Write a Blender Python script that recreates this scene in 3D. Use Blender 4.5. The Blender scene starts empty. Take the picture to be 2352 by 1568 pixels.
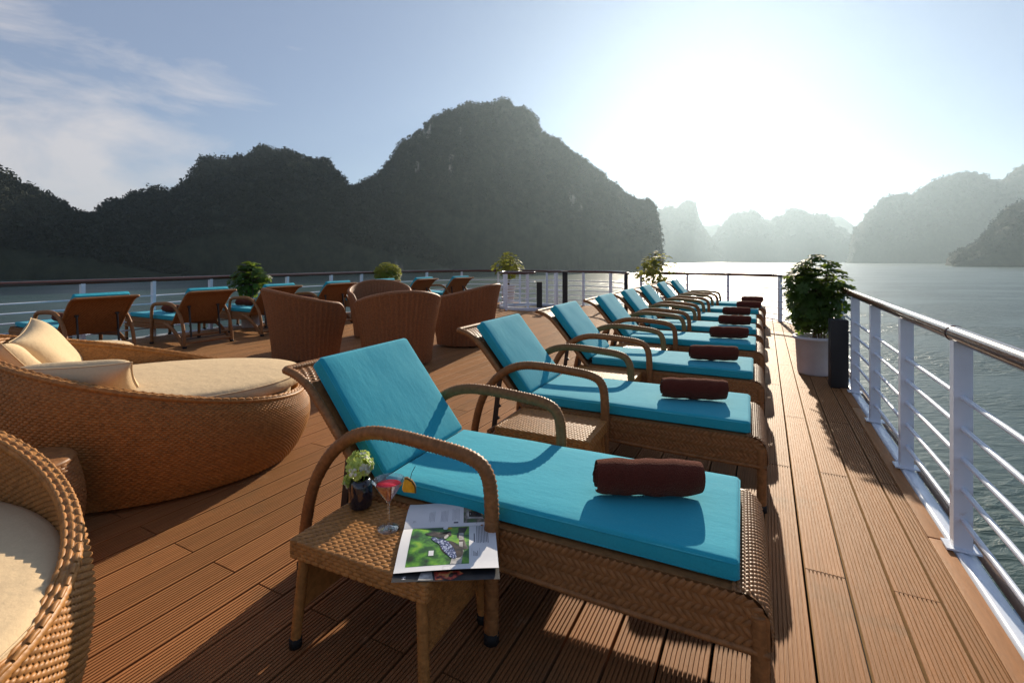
import bpy, bmesh, math, random
import numpy as np
from mathutils import Vector, Matrix
R_ = math.radians
rnd = random.Random(7)
nrng = np.random.default_rng(11)
scene = bpy.context.scene
COL = scene.collection

# ------------------------------------------------------------------ camera, world, sun, exposure
EYE = 1.30; FPX = 1111.0; HZ = 596.0; YAW = R_(27.6)
cam_d = bpy.data.cameras.new('camera'); cam = bpy.data.objects.new('camera', cam_d); COL.objects.link(cam)
cam.location = (0, 0, EYE); cam.rotation_euler = (R_(90), 0, YAW)
cam_d.sensor_width = 36.0; cam_d.lens = FPX / 2352 * 36; cam_d.shift_y = -(784 - HZ) / 2352
cam_d.clip_start = 0.05; cam_d.clip_end = 20000
scene.camera = cam

SUN_EL = R_(22.5); SUN_AZ = R_(5.5)          # azimuth measured from +Y towards -X
sun_dir = Vector((-math.sin(SUN_AZ) * math.cos(SUN_EL), math.cos(SUN_AZ) * math.cos(SUN_EL), math.sin(SUN_EL)))
sl = bpy.data.lights.new('sun', 'SUN'); sl.energy = 5.0; sl.angle = R_(0.5); sl.color = (1.0, 0.87, 0.69)
so = bpy.data.objects.new('sun', sl); COL.objects.link(so)
so.rotation_euler = sun_dir.to_track_quat('Z', 'Y').to_euler()

world = bpy.data.worlds.new('World'); scene.world = world; world.use_nodes = True
wn = world.node_tree; wn.nodes.clear()
def wnode(t, **k):
    n = wn.nodes.new(t)
    for a, b in k.items(): setattr(n, a, b)
    return n
w_out = wnode('ShaderNodeOutputWorld'); w_bg = wnode('ShaderNodeBackground'); w_bg.inputs['Strength'].default_value = 0.05
sky = wnode('ShaderNodeTexSky', sky_type='NISHITA', sun_disc=False)
sky.sun_elevation = SUN_EL; sky.sun_rotation = -SUN_AZ; sky.altitude = 0
sky.air_density = 1.0; sky.dust_density = 0.03; sky.ozone_density = 3.0
# thin cloud bank high on the port side, laid on the sky by direction
w_tc = wnode('ShaderNodeTexCoord')
w_map = wnode('ShaderNodeMapping'); w_map.inputs['Scale'].default_value = (1.0, 1.0, 3.4)
w_n1 = wnode('ShaderNodeTexNoise'); w_n1.inputs['Scale'].default_value = 3.2; w_n1.inputs['Detail'].default_value = 9; w_n1.inputs['Roughness'].default_value = 0.62; w_n1.inputs['Distortion'].default_value = 0.5
w_dot = wnode('ShaderNodeVectorMath', operation='DOT_PRODUCT'); 
def sky_dir(px, py):
    a, b = (px - 1176) / FPX, (HZ - py) / FPX
    return Vector((-math.sin(YAW) + a * math.cos(YAW), math.cos(YAW) + a * math.sin(YAW), b)).normalized()
_n = sky_dir(0, 30).cross(sky_dir(660, 385)).normalized()
if _n.dot(sky_dir(200, 450)) < 0: _n.negate()
w_dot.inputs[1].default_value = _n
w_mr = wnode('ShaderNodeMapRange'); w_mr.inputs['From Min'].default_value = -0.12; w_mr.inputs['From Max'].default_value = 0.13
w_add = wnode('ShaderNodeMath', operation='MULTIPLY_ADD'); w_add.inputs[1].default_value = 3.6; w_add.inputs[2].default_value = -1.80
w_mul = wnode('ShaderNodeMath', operation='MULTIPLY'); w_mul.use_clamp = True
w_mul2 = wnode('ShaderNodeMath', operation='MULTIPLY_ADD'); w_mul2.inputs[1].default_value = 1.45; w_mul2.inputs[2].default_value = -0.62
w_mix = wnode('ShaderNodeMixRGB'); w_mix.inputs['Color2'].default_value = (10.6, 9.5, 8.5, 1)
L = wn.links.new
L(w_tc.outputs['Generated'], w_map.inputs['Vector']); L(w_map.outputs[0], w_n1.inputs['Vector'])
L(w_tc.outputs['Generated'], w_dot.inputs[0]); L(w_dot.outputs['Value'], w_mr.inputs['Value'])
w_sum = wnode('ShaderNodeMath', operation='ADD'); w_sum.use_clamp = True; w_mul.inputs[1].default_value = 0.80
L(w_mr.outputs[0], w_mul2.inputs[0]); L(w_n1.outputs['Fac'], w_add.inputs[0])
L(w_add.outputs[0], w_sum.inputs[0]); L(w_mul2.outputs[0], w_sum.inputs[1]); L(w_sum.outputs[0], w_mul.inputs[0])
w_veil = wnode('ShaderNodeMixRGB'); w_veil.inputs['Fac'].default_value = 0.38; w_veil.inputs['Color2'].default_value = (6.3, 7.0, 8.3, 1)   # thin high veil over the whole sky
L(sky.outputs[0], w_veil.inputs['Color1'])
L(w_mul.outputs[0], w_mix.inputs['Fac']); L(w_veil.outputs[0], w_mix.inputs['Color1'])
w_tint = wnode('ShaderNodeMixRGB', blend_type='MULTIPLY'); w_tint.inputs['Fac'].default_value = 1.0; w_tint.inputs['Color2'].default_value = (0.955, 0.98, 1.08, 1)
L(w_mix.outputs[0], w_tint.inputs['Color1']); L(w_tint.outputs[0], w_bg.inputs['Color']); L(w_bg.outputs[0], w_out.inputs['Surface'])

scene.view_settings.view_transform = 'Standard'; scene.view_settings.look = 'None'
scene.view_settings.exposure = 0.62; scene.view_settings.gamma = 1.0; scene.view_settings.use_curve_mapping = False
scene.render.engine = 'CYCLES'
cy = scene.cycles
cy.use_denoising = True; cy.max_bounces = 8; cy.diffuse_bounces = 3; cy.glossy_bounces = 3; cy.transmission_bounces = 8; cy.transparent_max_bounces = 8
cy.volume_bounces = 0; cy.caustics_reflective = False; cy.caustics_refractive = False; cy.sample_clamp_indirect = 6.0

FW = np.array([-math.sin(YAW), math.cos(YAW)]); RT = np.array([math.cos(YAW), math.sin(YAW)])
def at(px, py, z=0.0):
    """place of a photo point (2352 px wide frame) that lies at height z"""
    d = (EYE - z) * FPX / (py - HZ); l = (px - 1176) / FPX * d
    p = d * FW + l * RT
    return float(p[0]), float(p[1])

# ------------------------------------------------------------------ helpers
def props(o, label=None, cat=None, group=None, kind=None):
    if label: o['label'] = label
    if cat: o['category'] = cat
    if group: o['group'] = group
    if kind: o['kind'] = kind
    return o
def empty(name, loc=(0, 0, 0), rz=0.0, **k):
    o = bpy.data.objects.new(name, None); COL.objects.link(o)
    o.location = loc; o.rotation_euler = (0, 0, rz); o.empty_display_size = 0.2
    return props(o, **k)
def link(name, me, parent=None, loc=None, rot=None, **k):
    o = bpy.data.objects.new(name, me); COL.objects.link(o)
    if parent is not None: o.parent = parent
    if loc is not None: o.location = loc
    if rot is not None: o.rotation_euler = rot
    return props(o, **k)
def copy_tree(o, parent=None):
    c = o.copy(); COL.objects.link(c)
    c.parent = parent
    for ch in list(o.children): copy_tree(ch, c)
    return c

class MB:
    """collects vertices and faces (numpy) for ONE mesh"""
    def __init__(s): s.v = []; s.q = []; s.t = []; s.n = 0
    def add(s, v, q=None, t=None):
        v = np.asarray(v, float).reshape(-1, 3); b = s.n
        s.v.append(v); s.n += len(v)
        if q is not None and len(q): s.q.append(np.asarray(q, np.int64).reshape(-1, 4) + b)
        if t is not None and len(t): s.t.append(np.asarray(t, np.int64).reshape(-1, 3) + b)
    def grid(s, P, cu=False, cv=False):
        """P: (a,b,3) array of points -> quads"""
        a, b = P.shape[:2]
        idx = np.arange(a * b).reshape(a, b)
        if cu: idx = np.vstack([idx, idx[:1]])
        if cv: idx = np.hstack([idx, idx[:, :1]])
        q = np.stack([idx[:-1, :-1], idx[1:, :-1], idx[1:, 1:], idx[:-1, 1:]], -1).reshape(-1, 4)
        s.add(P.reshape(-1, 3), q)
    def box(s, lo, hi):
        x0, y0, z0 = lo; x1, y1, z1 = hi
        v = [(x0, y0, z0), (x1, y0, z0), (x1, y1, z0), (x0, y1, z0), (x0, y0, z1), (x1, y0, z1), (x1, y1, z1), (x0, y1, z1)]
        s.add(v, [(0, 3, 2, 1), (4, 5, 6, 7), (0, 1, 5, 4), (1, 2, 6, 5), (2, 3, 7, 6), (3, 0, 4, 7)])
    def tube(s, path, r, seg=8, closed=False, caps=True, ring=0.0, pitch=0.014, twist=0.5, flat=None):
        """tube along a polyline; ring>0 adds a helical wrapped-cane relief. flat=(w,h) gives an oval section"""
        p = np.asarray(path, float)
        if ring > 0: p = resample(p, pitch / 2.6, closed)
        n = len(p)
        if closed: tg = np.roll(p, -1, 0) - np.roll(p, 1, 0)
        else:
            tg = np.empty_like(p); tg[1:-1] = p[2:] - p[:-2]; tg[0] = p[1] - p[0]; tg[-1] = p[-1] - p[-2]
        tg /= np.linalg.norm(tg, axis=1)[:, None] + 1e-12
        up = np.array([0, 0, 1.0])
        if abs(tg[0] @ up) > 0.9: up = np.array([0, 1.0, 0])
        N = np.empty_like(p); nn = up - tg[0] * (tg[0] @ up); N[0] = nn / np.linalg.norm(nn)
        for i in range(1, n):
            nn = N[i - 1] - tg[i] * (N[i - 1] @ tg[i]); N[i] = nn / (np.linalg.norm(nn) + 1e-12)
        B = np.cross(tg, N)
        th = np.arange(seg) / seg * 2 * np.pi
        rr = np.broadcast_to(np.asarray(r, float), (n,))[:, None] * np.ones(seg)
        if ring > 0:
            sl_ = np.concatenate([[0], np.cumsum(np.linalg.norm(np.diff(p, axis=0), axis=1))])
            rr = rr + ring * np.cos(2 * np.pi * sl_[:, None] / pitch + twist * th[None, :] * 2)
        fw, fh = flat if flat else (1, 1)
        P = p[:, None, :] + N[:, None, :] * (rr * fh * np.cos(th))[:, :, None] + B[:, None, :] * (rr * fw * np.sin(th))[:, :, None]
        b = s.n
        s.grid(P, cu=closed, cv=True)
        if caps and not closed:
            for e, k in ((0, p[0]), (n - 1, p[-1])):
                c0 = s.n; s.add([k])
                ii = b + e * seg + np.arange(seg); jj = np.roll(ii, -1)
                tri = np.stack([ii, jj, np.full(seg, c0)], -1) if e == 0 else np.stack([jj, ii, np.full(seg, c0)], -1)
                s.t.append(tri)
    def lathe(s, prof, seg=32, c=(0, 0, 0)):
        pr = np.asarray(prof, float)[::-1]; th = np.arange(seg) / seg * 2 * np.pi
        P = np.stack([pr[:, None, 0] * np.cos(th) + c[0], pr[:, None, 0] * np.sin(th) + c[1], pr[:, None, 1] * np.ones(seg) + c[2]], -1)
        s.grid(P, cv=True)
    def xform(s, M):
        M = np.array(M); s.v = [v @ M[:3, :3].T + M[:3, 3] for v in s.v]; return s
    def mesh(s, name, mat, smooth=True):
        V = np.concatenate(s.v) if s.v else np.zeros((0, 3))
        q = np.concatenate(s.q) if s.q else np.zeros((0, 4), np.int64)
        t = np.concatenate(s.t) if s.t else np.zeros((0, 3), np.int64)
        me = bpy.data.meshes.new(name)
        me.vertices.add(len(V)); me.vertices.foreach_set('co', V.astype(np.float32).ravel())
        nl = len(q) * 4 + len(t) * 3
        me.loops.add(nl); me.loops.foreach_set('vertex_index', np.concatenate([q.ravel(), t.ravel()]).astype(np.int32))
        me.polygons.add(len(q) + len(t))
        st = np.concatenate([np.arange(len(q)) * 4, len(q) * 4 + np.arange(len(t)) * 3]).astype(np.int32)
        me.polygons.foreach_set('loop_start', st)
        me.update(calc_edges=True); me.validate()
        if mat: me.materials.append(mat)
        if len(me.polygons): me.polygons.foreach_set('use_smooth', np.full(len(me.polygons), smooth))
        return me
    def build(s, name, mat, parent=None, smooth=True, sharp=None, **k):
        me = s.mesh(name, mat, smooth)
        if sharp: 
            try: me.set_sharp_from_angle(angle=R_(sharp))
            except Exception: pass
        return link(name, me, parent, **k)

def resample(p, step, closed=False):
    p = np.asarray(p, float)
    if closed: p = np.vstack([p, p[:1]])
    s_ = np.concatenate([[0], np.cumsum(np.linalg.norm(np.diff(p, axis=0), axis=1))])
    n = max(2, int(s_[-1] / step) + 1)
    if closed: t = np.linspace(0, s_[-1], n, endpoint=False)
    else: t = np.linspace(0, s_[-1], n)
    return np.stack([np.interp(t, s_, p[:, i]) for i in range(3)], 1)
def smooth_path(p, n=6, closed=False):
    """Catmull-Rom through the points"""
    p = np.asarray(p, float); m = len(p); out = []
    for i in range(m if closed else m - 1):
        p1, p2 = p[i], p[(i + 1) % m]
        p0 = p[(i - 1) % m] if (closed or i > 0) else 2 * p1 - p2
        p3 = p[(i + 2) % m] if (closed or i < m - 2) else 2 * p2 - p1
        for k in range(n):
            t = k / n
            out.append(0.5 * (2 * p1 + (p2 - p0) * t + (2 * p0 - 5 * p1 + 4 * p2 - p3) * t * t + (3 * p1 - p0 - 3 * p2 + p3) * t ** 3))
    if not closed: out.append(p[-1])
    return np.array(out)

def strands(mb, S, a, b, w, h, lift=0.0, nlen=4):
    """woven cane pieces: each runs over surface S(u,v)->(N,3) from a=(u0,v0) to b=(u1,v1) (arrays N,2), arched by h, width w"""
    a = np.asarray(a, float); b = np.asarray(b, float); N = len(a)
    if not N: return
    ts = np.linspace(0, 1, nlen)
    P = []; 
    for t in ts: P.append(S(*(a + (b - a) * t).T))
    P = np.array(P)                                  # nlen,N,3
    e = 1e-3
    m = (a + b) / 2
    du = S(m[:, 0] + e, m[:, 1]) - S(m[:, 0] - e, m[:, 1]); dv = S(m[:, 0], m[:, 1] + e) - S(m[:, 0], m[:, 1] - e)
    nm = np.cross(du, dv); nm /= np.linalg.norm(nm, axis=1)[:, None] + 1e-12
    tg = P[-1] - P[0]; sd = np.cross(nm, tg); sd /= np.linalg.norm(sd, axis=1)[:, None] + 1e-12
    V = np.zeros((N, nlen, 3, 3))
    jit = 1 + 0.25 * (nrng.random(N) - 0.5)
    for i, t in enumerate(ts):
        arch = h * math.sin(math.pi * (0.08 + 0.84 * t)) + lift
        ww = w * (0.72 + 0.28 * math.sin(math.pi * t))
        V[:, i, 0] = P[i] + nm * (arch * 0.35 - 0.001) - sd * ww / 2
        V[:, i, 1] = P[i] + nm * (arch * jit)[:, None] 
        V[:, i, 2] = P[i] + nm * (arch * 0.35 - 0.001) + sd * ww / 2
    base = np.arange(N)[:, None] * (nlen * 3)
    q = []
    for i in range(nlen - 1):
        for j in range(2):
            k = i * 3 + j
            q.append(np.stack([base[:, 0] + k, base[:, 0] + k + 3, base[:, 0] + k + 4, base[:, 0] + k + 1], -1))
    mb.add(V.reshape(-1, 3), np.concatenate(q))

def rounded_box(dx, dy, dz, r, nx=10, ny=10, crown=0.0, wr=0.0, seed=0, nz=2):
    """soft-edged cushion block centred in x,y with its base at z=0"""
    mb = MB()
    def ax(a, n):
        a /= 2
        e = np.array([0, 0.15, 0.4, 0.7, 1.0]) * r
        return np.concatenate([-a + e, np.linspace(-a + r, a - r, n + 1)[1:-1], (a - e)[::-1]])
    X, Y, Z = ax(dx, nx), ax(dy, ny), ax(dz, nz)
    def face(u, v, c, o):
        g = np.zeros((len(u), len(v), 3)); g[:, :, o[0]] = u[:, None]; g[:, :, o[1]] = v[None]; g[:, :, o[2]] = c
        return g
    for c, fl in ((dz / 2, 0), (-dz / 2, 1)):
        g = face(X, Y, c, (0, 1, 2)); mb.grid(g[:, ::-1] if fl else g)
    for c, fl in ((dy / 2, 1), (-dy / 2, 0)):
        g = face(X, Z, c, (0, 2, 1)); mb.grid(g[:, ::-1] if fl else g)
    for c, fl in ((dx / 2, 0), (-dx / 2, 1)):
        g = face(Y, Z, c, (1, 2, 0)); mb.grid(g[:, ::-1] if fl else g)
    V = np.concatenate(mb.v); inn = np.array([dx / 2 - r, dy / 2 - r, dz / 2 - r])
    c = np.clip(V, -inn, inn); d = V - c; L_ = np.linalg.norm(d, axis=1)
    k = L_ > 1e-9; V[k] = c[k] + d[k] / L_[k][:, None] * r
    fx = 1 - np.abs(V[:, 0] / (dx / 2)) ** 6; fy = 1 - np.abs(V[:, 1] / (dy / 2)) ** 4
    V[:, 2] += np.where(V[:, 2] > 0, 1, 0.2) * crown * fx.clip(0) * fy.clip(0)
    if wr:
        rg = np.random.default_rng(seed)
        for _ in range(7):
            kx, ky = rg.normal(0, 9 / max(dx, .3)), rg.normal(0, 9 / max(dy, .3)); ph = rg.random() * 6.28
            V[:, 2] += wr * 0.3 * np.sin(V[:, 0] * kx + V[:, 1] * ky + ph)
            V[:, 1] += wr * 0.15 * np.sin(V[:, 0] * kx * 2 + ph)
    V[:, 2] += dz / 2
    mb.v = [V]
    return mb
def weld(me, d=1e-5):
    bm = bmesh.new(); bm.from_mesh(me); bmesh.ops.remove_doubles(bm, verts=bm.verts, dist=d); bmesh.ops.recalc_face_normals(bm, faces=bm.faces); bm.to_mesh(me); bm.free(); me.update()
    return me

# ------------------------------------------------------------------ materials
def mat(name, color, rough=0.6, spec=0.5, metal=0.0, var=None, bump=None, coat=0.0, trans=0.0, ior=1.45, obj_var=0.0, sss=None):
    """var=(scale, amount, [stretch xyz]) colour noise; bump=(scale, distance, [stretch])"""
    m = bpy.data.materials.new(name); m.use_nodes = True; nt = m.node_tree; b = nt.nodes['Principled BSDF']
    b.inputs['Base Color'].default_value = (*color, 1); b.inputs['Roughness'].default_value = rough
    b.inputs['Specular IOR Level'].default_value = spec; b.inputs['Metallic'].default_value = metal
    b.inputs['Coat Weight'].default_value = coat; b.inputs['Transmission Weight'].default_value = trans; b.inputs['IOR'].default_value = ior
    tc = nt.nodes.new('ShaderNodeTexCoord')
    def noise(sc, st, det=5):
        mp = nt.nodes.new('ShaderNodeMapping'); mp.inputs['Scale'].default_value = st
        nz = nt.nodes.new('ShaderNodeTexNoise'); nz.inputs['Scale'].default_value = sc; nz.inputs['Detail'].default_value = det; nz.inputs['Roughness'].default_value = 0.6
        nt.links.new(tc.outputs['Object'], mp.inputs['Vector']); nt.links.new(mp.outputs[0], nz.inputs['Vector'])
        return nz
    last = None
    if var:
        nz = noise(var[0], var[2] if len(var) > 2 else (1, 1, 1))
        mr = nt.nodes.new('ShaderNodeMapRange'); mr.inputs['From Min'].default_value = 0.25; mr.inputs['From Max'].default_value = 0.75
        mr.inputs['To Min'].default_value = 1 - var[1]; mr.inputs['To Max'].default_value = 1 + var[1]
        nt.links.new(nz.outputs['Fac'], mr.inputs['Value'])
        last = mr.outputs[0]
    if obj_var:
        oi = nt.nodes.new('ShaderNodeObjectInfo')
        mr2 = nt.nodes.new('ShaderNodeMapRange'); mr2.inputs['To Min'].default_value = 1 - obj_var; mr2.inputs['To Max'].default_value = 1 + obj_var
        nt.links.new(oi.outputs['Random'], mr2.inputs['Value'])
        if last:
            mm = nt.nodes.new('ShaderNodeMath'); mm.operation = 'MULTIPLY'; nt.links.new(last, mm.inputs[0]); nt.links.new(mr2.outputs[0], mm.inputs[1]); last = mm.outputs[0]
        else: last = mr2.outputs[0]
    if last:
        vm = nt.nodes.new('ShaderNodeVectorMath'); vm.operation = 'SCALE'; vm.inputs[0].default_value = color
        nt.links.new(last, vm.inputs['Scale']); nt.links.new(vm.outputs[0], b.inputs['Base Color'])
    if bump:
        nz = noise(bump[0], bump[2] if len(bump) > 2 else (1, 1, 1))
        bp = nt.nodes.new('ShaderNodeBump'); bp.inputs['Distance'].default_value = bump[1]; bp.inputs['Strength'].default_value = 1.0
        nt.links.new(nz.outputs['Fac'], bp.inputs['Height']); nt.links.new(bp.outputs[0], b.inputs['Normal'])
    if sss:
        tr = nt.nodes.new('ShaderNodeBsdfTranslucent'); tr.inputs['Color'].default_value = (*sss[1], 1)
        mx = nt.nodes.new('ShaderNodeMixShader'); mx.inputs[0].default_value = sss[0]
        out = nt.nodes['Material Output']
        nt.links.new(b.outputs[0], mx.inputs[1]); nt.links.new(tr.outputs[0], mx.inputs[2]); nt.links.new(mx.outputs[0], out.inputs['Surface'])
    return m

M = {}
M['plank'] = mat('plank', (0.27, 0.112, 0.042), 0.54, 0.12, var=(5, 0.26, (9, 1, 1)), bump=(60, 0.0012, (6, 0.5, 1)), obj_var=0.15)
_b = M['plank'].node_tree.nodes['Principled BSDF']; _b.inputs['Specular Tint'].default_value = (1.0, 0.80, 0.55, 1); _b.inputs['Sheen Weight'].default_value = 0.22; _b.inputs['Sheen Tint'].default_value = (1.0, 0.68, 0.36, 1); _b.inputs['Sheen Roughness'].default_value = 0.45
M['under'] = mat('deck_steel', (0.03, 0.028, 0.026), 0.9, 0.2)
M['rattan'] = mat('rattan', (0.37, 0.165, 0.047), 0.46, 0.32, var=(45, 0.38), obj_var=0.05)
M['rattan_dark'] = mat('rattan_brown', (0.25, 0.112, 0.04), 0.46, 0.28, var=(45, 0.35), obj_var=0.06)
M['rattan_chair'] = mat('rattan_redbrown', (0.25, 0.105, 0.043), 0.48, 0.28, var=(50, 0.35), obj_var=0.06)
M['teal'] = mat('teal_fabric', (0.021, 0.325, 0.43), 0.85, 0.15, var=(140, 0.10, (1, 3, 1)), bump=(9, 0.0022, (1, 2.2, 1)), obj_var=0.06)
M['teal'].node_tree.nodes['Principled BSDF'].inputs['Sheen Weight'].default_value = 0.08
M['cream'] = mat('cream_fabric', (0.62, 0.46, 0.28), 0.9, 0.1, var=(90, 0.05), bump=(12, 0.006))
M['towel'] = mat('brown_terry', (0.095, 0.020, 0.014), 0.95, 0.1, var=(160, 0.3), bump=(190, 0.010))
_b = M['towel'].node_tree.nodes['Principled BSDF']; _b.inputs['Sheen Weight'].default_value = 0.22; _b.inputs['Sheen Tint'].default_value = (1.0, 0.5, 0.3, 1)
M['white'] = mat('white_paint', (0.66, 0.71, 0.80), 0.35, 0.5, var=(8, 0.05), bump=(14, 0.0012))
M['varnish'] = mat('brown_varnish', (0.075, 0.028, 0.018), 0.22, 0.45, coat=0.25, var=(12, 0.25, (1, 1, 4)), bump=(25, 0.0006))
def wear(m, col, scale, lo, amount):
    nt = m.node_tree; b = nt.nodes['Principled BSDF']; lk = b.inputs['Base Color'].links
    tc = nt.nodes.new('ShaderNodeTexCoord'); gz = nt.nodes.new('ShaderNodeNewGeometry'); nz = nt.nodes.new('ShaderNodeTexNoise'); nz.inputs['Scale'].default_value = scale; nz.inputs['Detail'].default_value = 8; nz.inputs['Roughness'].default_value = 0.7
    mr = nt.nodes.new('ShaderNodeMapRange'); mr.inputs['From Min'].default_value = lo; mr.inputs['From Max'].default_value = lo + 0.10; mr.inputs['To Max'].default_value = amount
    mx = nt.nodes.new('ShaderNodeMixRGB'); mx.inputs['Color2'].default_value = (*col, 1)
    nt.links.new(gz.outputs['Position'], nz.inputs['Vector']); nt.links.new(nz.outputs['Fac'], mr.inputs['Value']); nt.links.new(mr.outputs[0], mx.inputs['Fac'])
    if lk: nt.links.new(lk[0].from_socket, mx.inputs['Color1'])
    else: mx.inputs['Color1'].default_value = b.inputs['Base Color'].default_value
    nt.links.new(mx.outputs[0], b.inputs['Base Color'])
wear(M['white'], (0.30, 0.19, 0.11), 9.0, 0.62, 0.55)
wear(M['plank'], (0.13, 0.075, 0.04), 2.6, 0.55, 0.45)
wear(M['plank'], (0.40, 0.27, 0.17), 5.5, 0.62, 0.35)
wear(M['teal'], (0.05, 0.36, 0.44), 3.5, 0.50, 0.30)
M['bronze'] = mat('bronze_paint', (0.22, 0.12, 0.07), 0.5, 0.3)
M['black'] = mat('black_paint', (0.02, 0.02, 0.022), 0.5, 0.4, bump=(40, 0.0005))
M['strut'] = mat('black_steel', (0.03, 0.03, 0.032), 0.45, 0.5, bump=(60, 0.0004))
M['rubber'] = mat('rubber', (0.015, 0.015, 0.015), 0.7, 0.3)
M['chrome'] = mat('steel', (0.6, 0.6, 0.6), 0.25, 0.5, metal=1.0)
M['pot'] = mat('white_ceramic', (0.60, 0.58, 0.60), 0.42, 0.4, var=(7, 0.08), bump=(18, 0.003, (1, 1, 0.3)))
M['pebble'] = mat('white_pebble', (0.6, 0.58, 0.55), 0.7, 0.3, var=(90, 0.25))
M['stem'] = mat('bark', (0.10, 0.075, 0.05), 0.85, 0.2, var=(40, 0.3), bump=(60, 0.003))
M['leaf'] = mat('leaf', (0.04, 0.085, 0.016), 0.5, 0.25, var=(6, 0.25), obj_var=0.28, sss=(0.32, (0.26, 0.36, 0.04)))
M['leaf2'] = mat('leaf_yellow', (0.085, 0.115, 0.02), 0.5, 0.25, var=(5, 0.3), obj_var=0.28, sss=(0.40, (0.42, 0.42, 0.05)))

def sea_mat():
    m = bpy.data.materials.new('sea'); m.use_nodes = True; nt = m.node_tree; b = nt.nodes['Principled BSDF']
    b.inputs['Base Color'].default_value = (0.018, 0.046, 0.036, 1); b.inputs['Roughness'].default_value = 0.30; b.inputs['IOR'].default_value = 1.33
    tc = nt.nodes.new('ShaderNodeTexCoord')
    def nz(sc, st, det, dist=0):
        mp = nt.nodes.new('ShaderNodeMapping'); mp.vector_type = 'TEXTURE'; mp.inputs['Scale'].default_value = st; mp.inputs['Rotation'].default_value = (0, 0, YAW + R_(6))
        n = nt.nodes.new('ShaderNodeTexNoise'); n.inputs['Scale'].default_value = sc; n.inputs['Detail'].default_value = det; n.inputs['Distortion'].default_value = dist
        nt.links.new(tc.outputs['Object'], mp.inputs['Vector']); nt.links.new(mp.outputs[0], n.inputs['Vector']); return n
    a = nz(1.0, (1.9, 0.75, 1), 4, 0.5); c = nz(0.02, (1.6, 0.6, 1), 3, 0.6)
    mr = nt.nodes.new('ShaderNodeMapRange'); mr.inputs['From Min'].default_value = 0.42; mr.inputs['From Max'].default_value = 0.56; mr.inputs['To Min'].default_value = 0.25; mr.inputs['To Max'].default_value = 1.0
    nt.links.new(c.outputs['Fac'], mr.inputs['Value'])
    bp = nt.nodes.new('ShaderNodeBump'); bp.inputs['Distance'].default_value = 0.55
    nt.links.new(mr.outputs[0], bp.inputs['Strength']); nt.links.new(a.outputs['Fac'], bp.inputs['Height']); nt.links.new(bp.outputs[0], b.inputs['Normal'])
    return m
M['sea'] = sea_mat()

def hill_mat(name, rock):
    m = bpy.data.materials.new(name); m.use_nodes = True; nt = m.node_tree; b = nt.nodes['Principled BSDF']
    b.inputs['Roughness'].default_value = 0.95; b.inputs['Specular IOR Level'].default_value = 0.1
    tc = nt.nodes.new('ShaderNodeTexCoord')
    n1 = nt.nodes.new('ShaderNodeTexNoise'); n1.inputs['Scale'].default_value = 0.09; n1.inputs['Detail'].default_value = 8; n1.inputs['Roughness'].default_value = 0.65
    ar = nt.nodes.new('ShaderNodeAttribute'); ar.attribute_name = 'rock'
    mp = nt.nodes.new('ShaderNodeMapping'); mp.inputs['Scale'].default_value = (1, 1, 0.25)
    n2 = nt.nodes.new('ShaderNodeTexNoise'); n2.inputs['Scale'].default_value = 0.22; n2.inputs['Detail'].default_value = 6
    cr = nt.nodes.new('ShaderNodeValToRGB'); cr.color_ramp.elements[0].color = (0.018, 0.023, 0.014, 1); cr.color_ramp.elements[1].color = (0.042, 0.048, 0.026, 1)
    cr.color_ramp.elements[0].position = 0.35; cr.color_ramp.elements[1].position = 0.68
    cr2 = nt.nodes.new('ShaderNodeValToRGB'); cr2.color_ramp.elements[0].color = (0.09, 0.085, 0.08, 1); cr2.color_ramp.elements[1].color = (0.27, 0.26, 0.24, 1)
    cr2.color_ramp.elements[0].position = 0.35; cr2.color_ramp.elements[1].position = 0.65
    mx = nt.nodes.new('ShaderNodeMixRGB')
    bp = nt.nodes.new('ShaderNodeBump'); bp.inputs['Distance'].default_value = 2.0
    for x, y in ((tc.outputs['Object'], n1.inputs['Vector']), (tc.outputs['Object'], mp.inputs['Vector']), (mp.outputs[0], n2.inputs['Vector']), (n1.outputs['Fac'], cr.inputs[0]), (n2.outputs['Fac'], cr2.inputs[0]),
                 (cr.outputs[0], mx.inputs['Color1']), (cr2.outputs[0], mx.inputs['Color2']), (ar.outputs['Fac'], mx.inputs['Fac']), (mx.outputs[0], b.inputs['Base Color']), (n2.outputs['Fac'], bp.inputs['Height']), (bp.outputs[0], b.inputs['Normal'])):
        nt.links.new(x, y)
    return m
M['hill'] = hill_mat('hill_forest', 0.62)
M['tree'] = mat('forest_leaf', (0.024, 0.029, 0.018), 0.9, 0.1, var=(0.05, 0.22))

# ------------------------------------------------------------------ sea, hills
SEA = EYE - 15.0
mb = MB(); S_ = 9000.0
mb.add([(-S_, -S_, SEA), (S_, -S_, SEA), (S_, S_, SEA), (-S_, S_, SEA)], [(0, 1, 2, 3)])
mb.build('sea', M['sea'], smooth=False, kind='structure')

def vnoise(x, y, seed, oct=4):
    """value noise"""
    out = np.zeros_like(x); amp = 1.0; tot = 0
    for o in range(oct):
        rg = np.random.default_rng(seed + o); T = rg.random((64, 64)) * 2 - 1
        xi = np.floor(x).astype(int); yi = np.floor(y).astype(int); fx = x - xi; fy = y - yi
        fx = fx * fx * (3 - 2 * fx); fy = fy * fy * (3 - 2 * fy)
        g = lambda a, b: T[a % 64, b % 64]
        out += amp * (g(xi, yi) * (1 - fx) * (1 - fy) + g(xi + 1, yi) * fx * (1 - fy) + g(xi, yi + 1) * (1 - fx) * fy + g(xi + 1, yi + 1) * fx * fy)
        tot += amp; amp *= 0.55; x = x * 2.03 + 3.1; y = y * 2.03 + 7.7
    return out / tot

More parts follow.
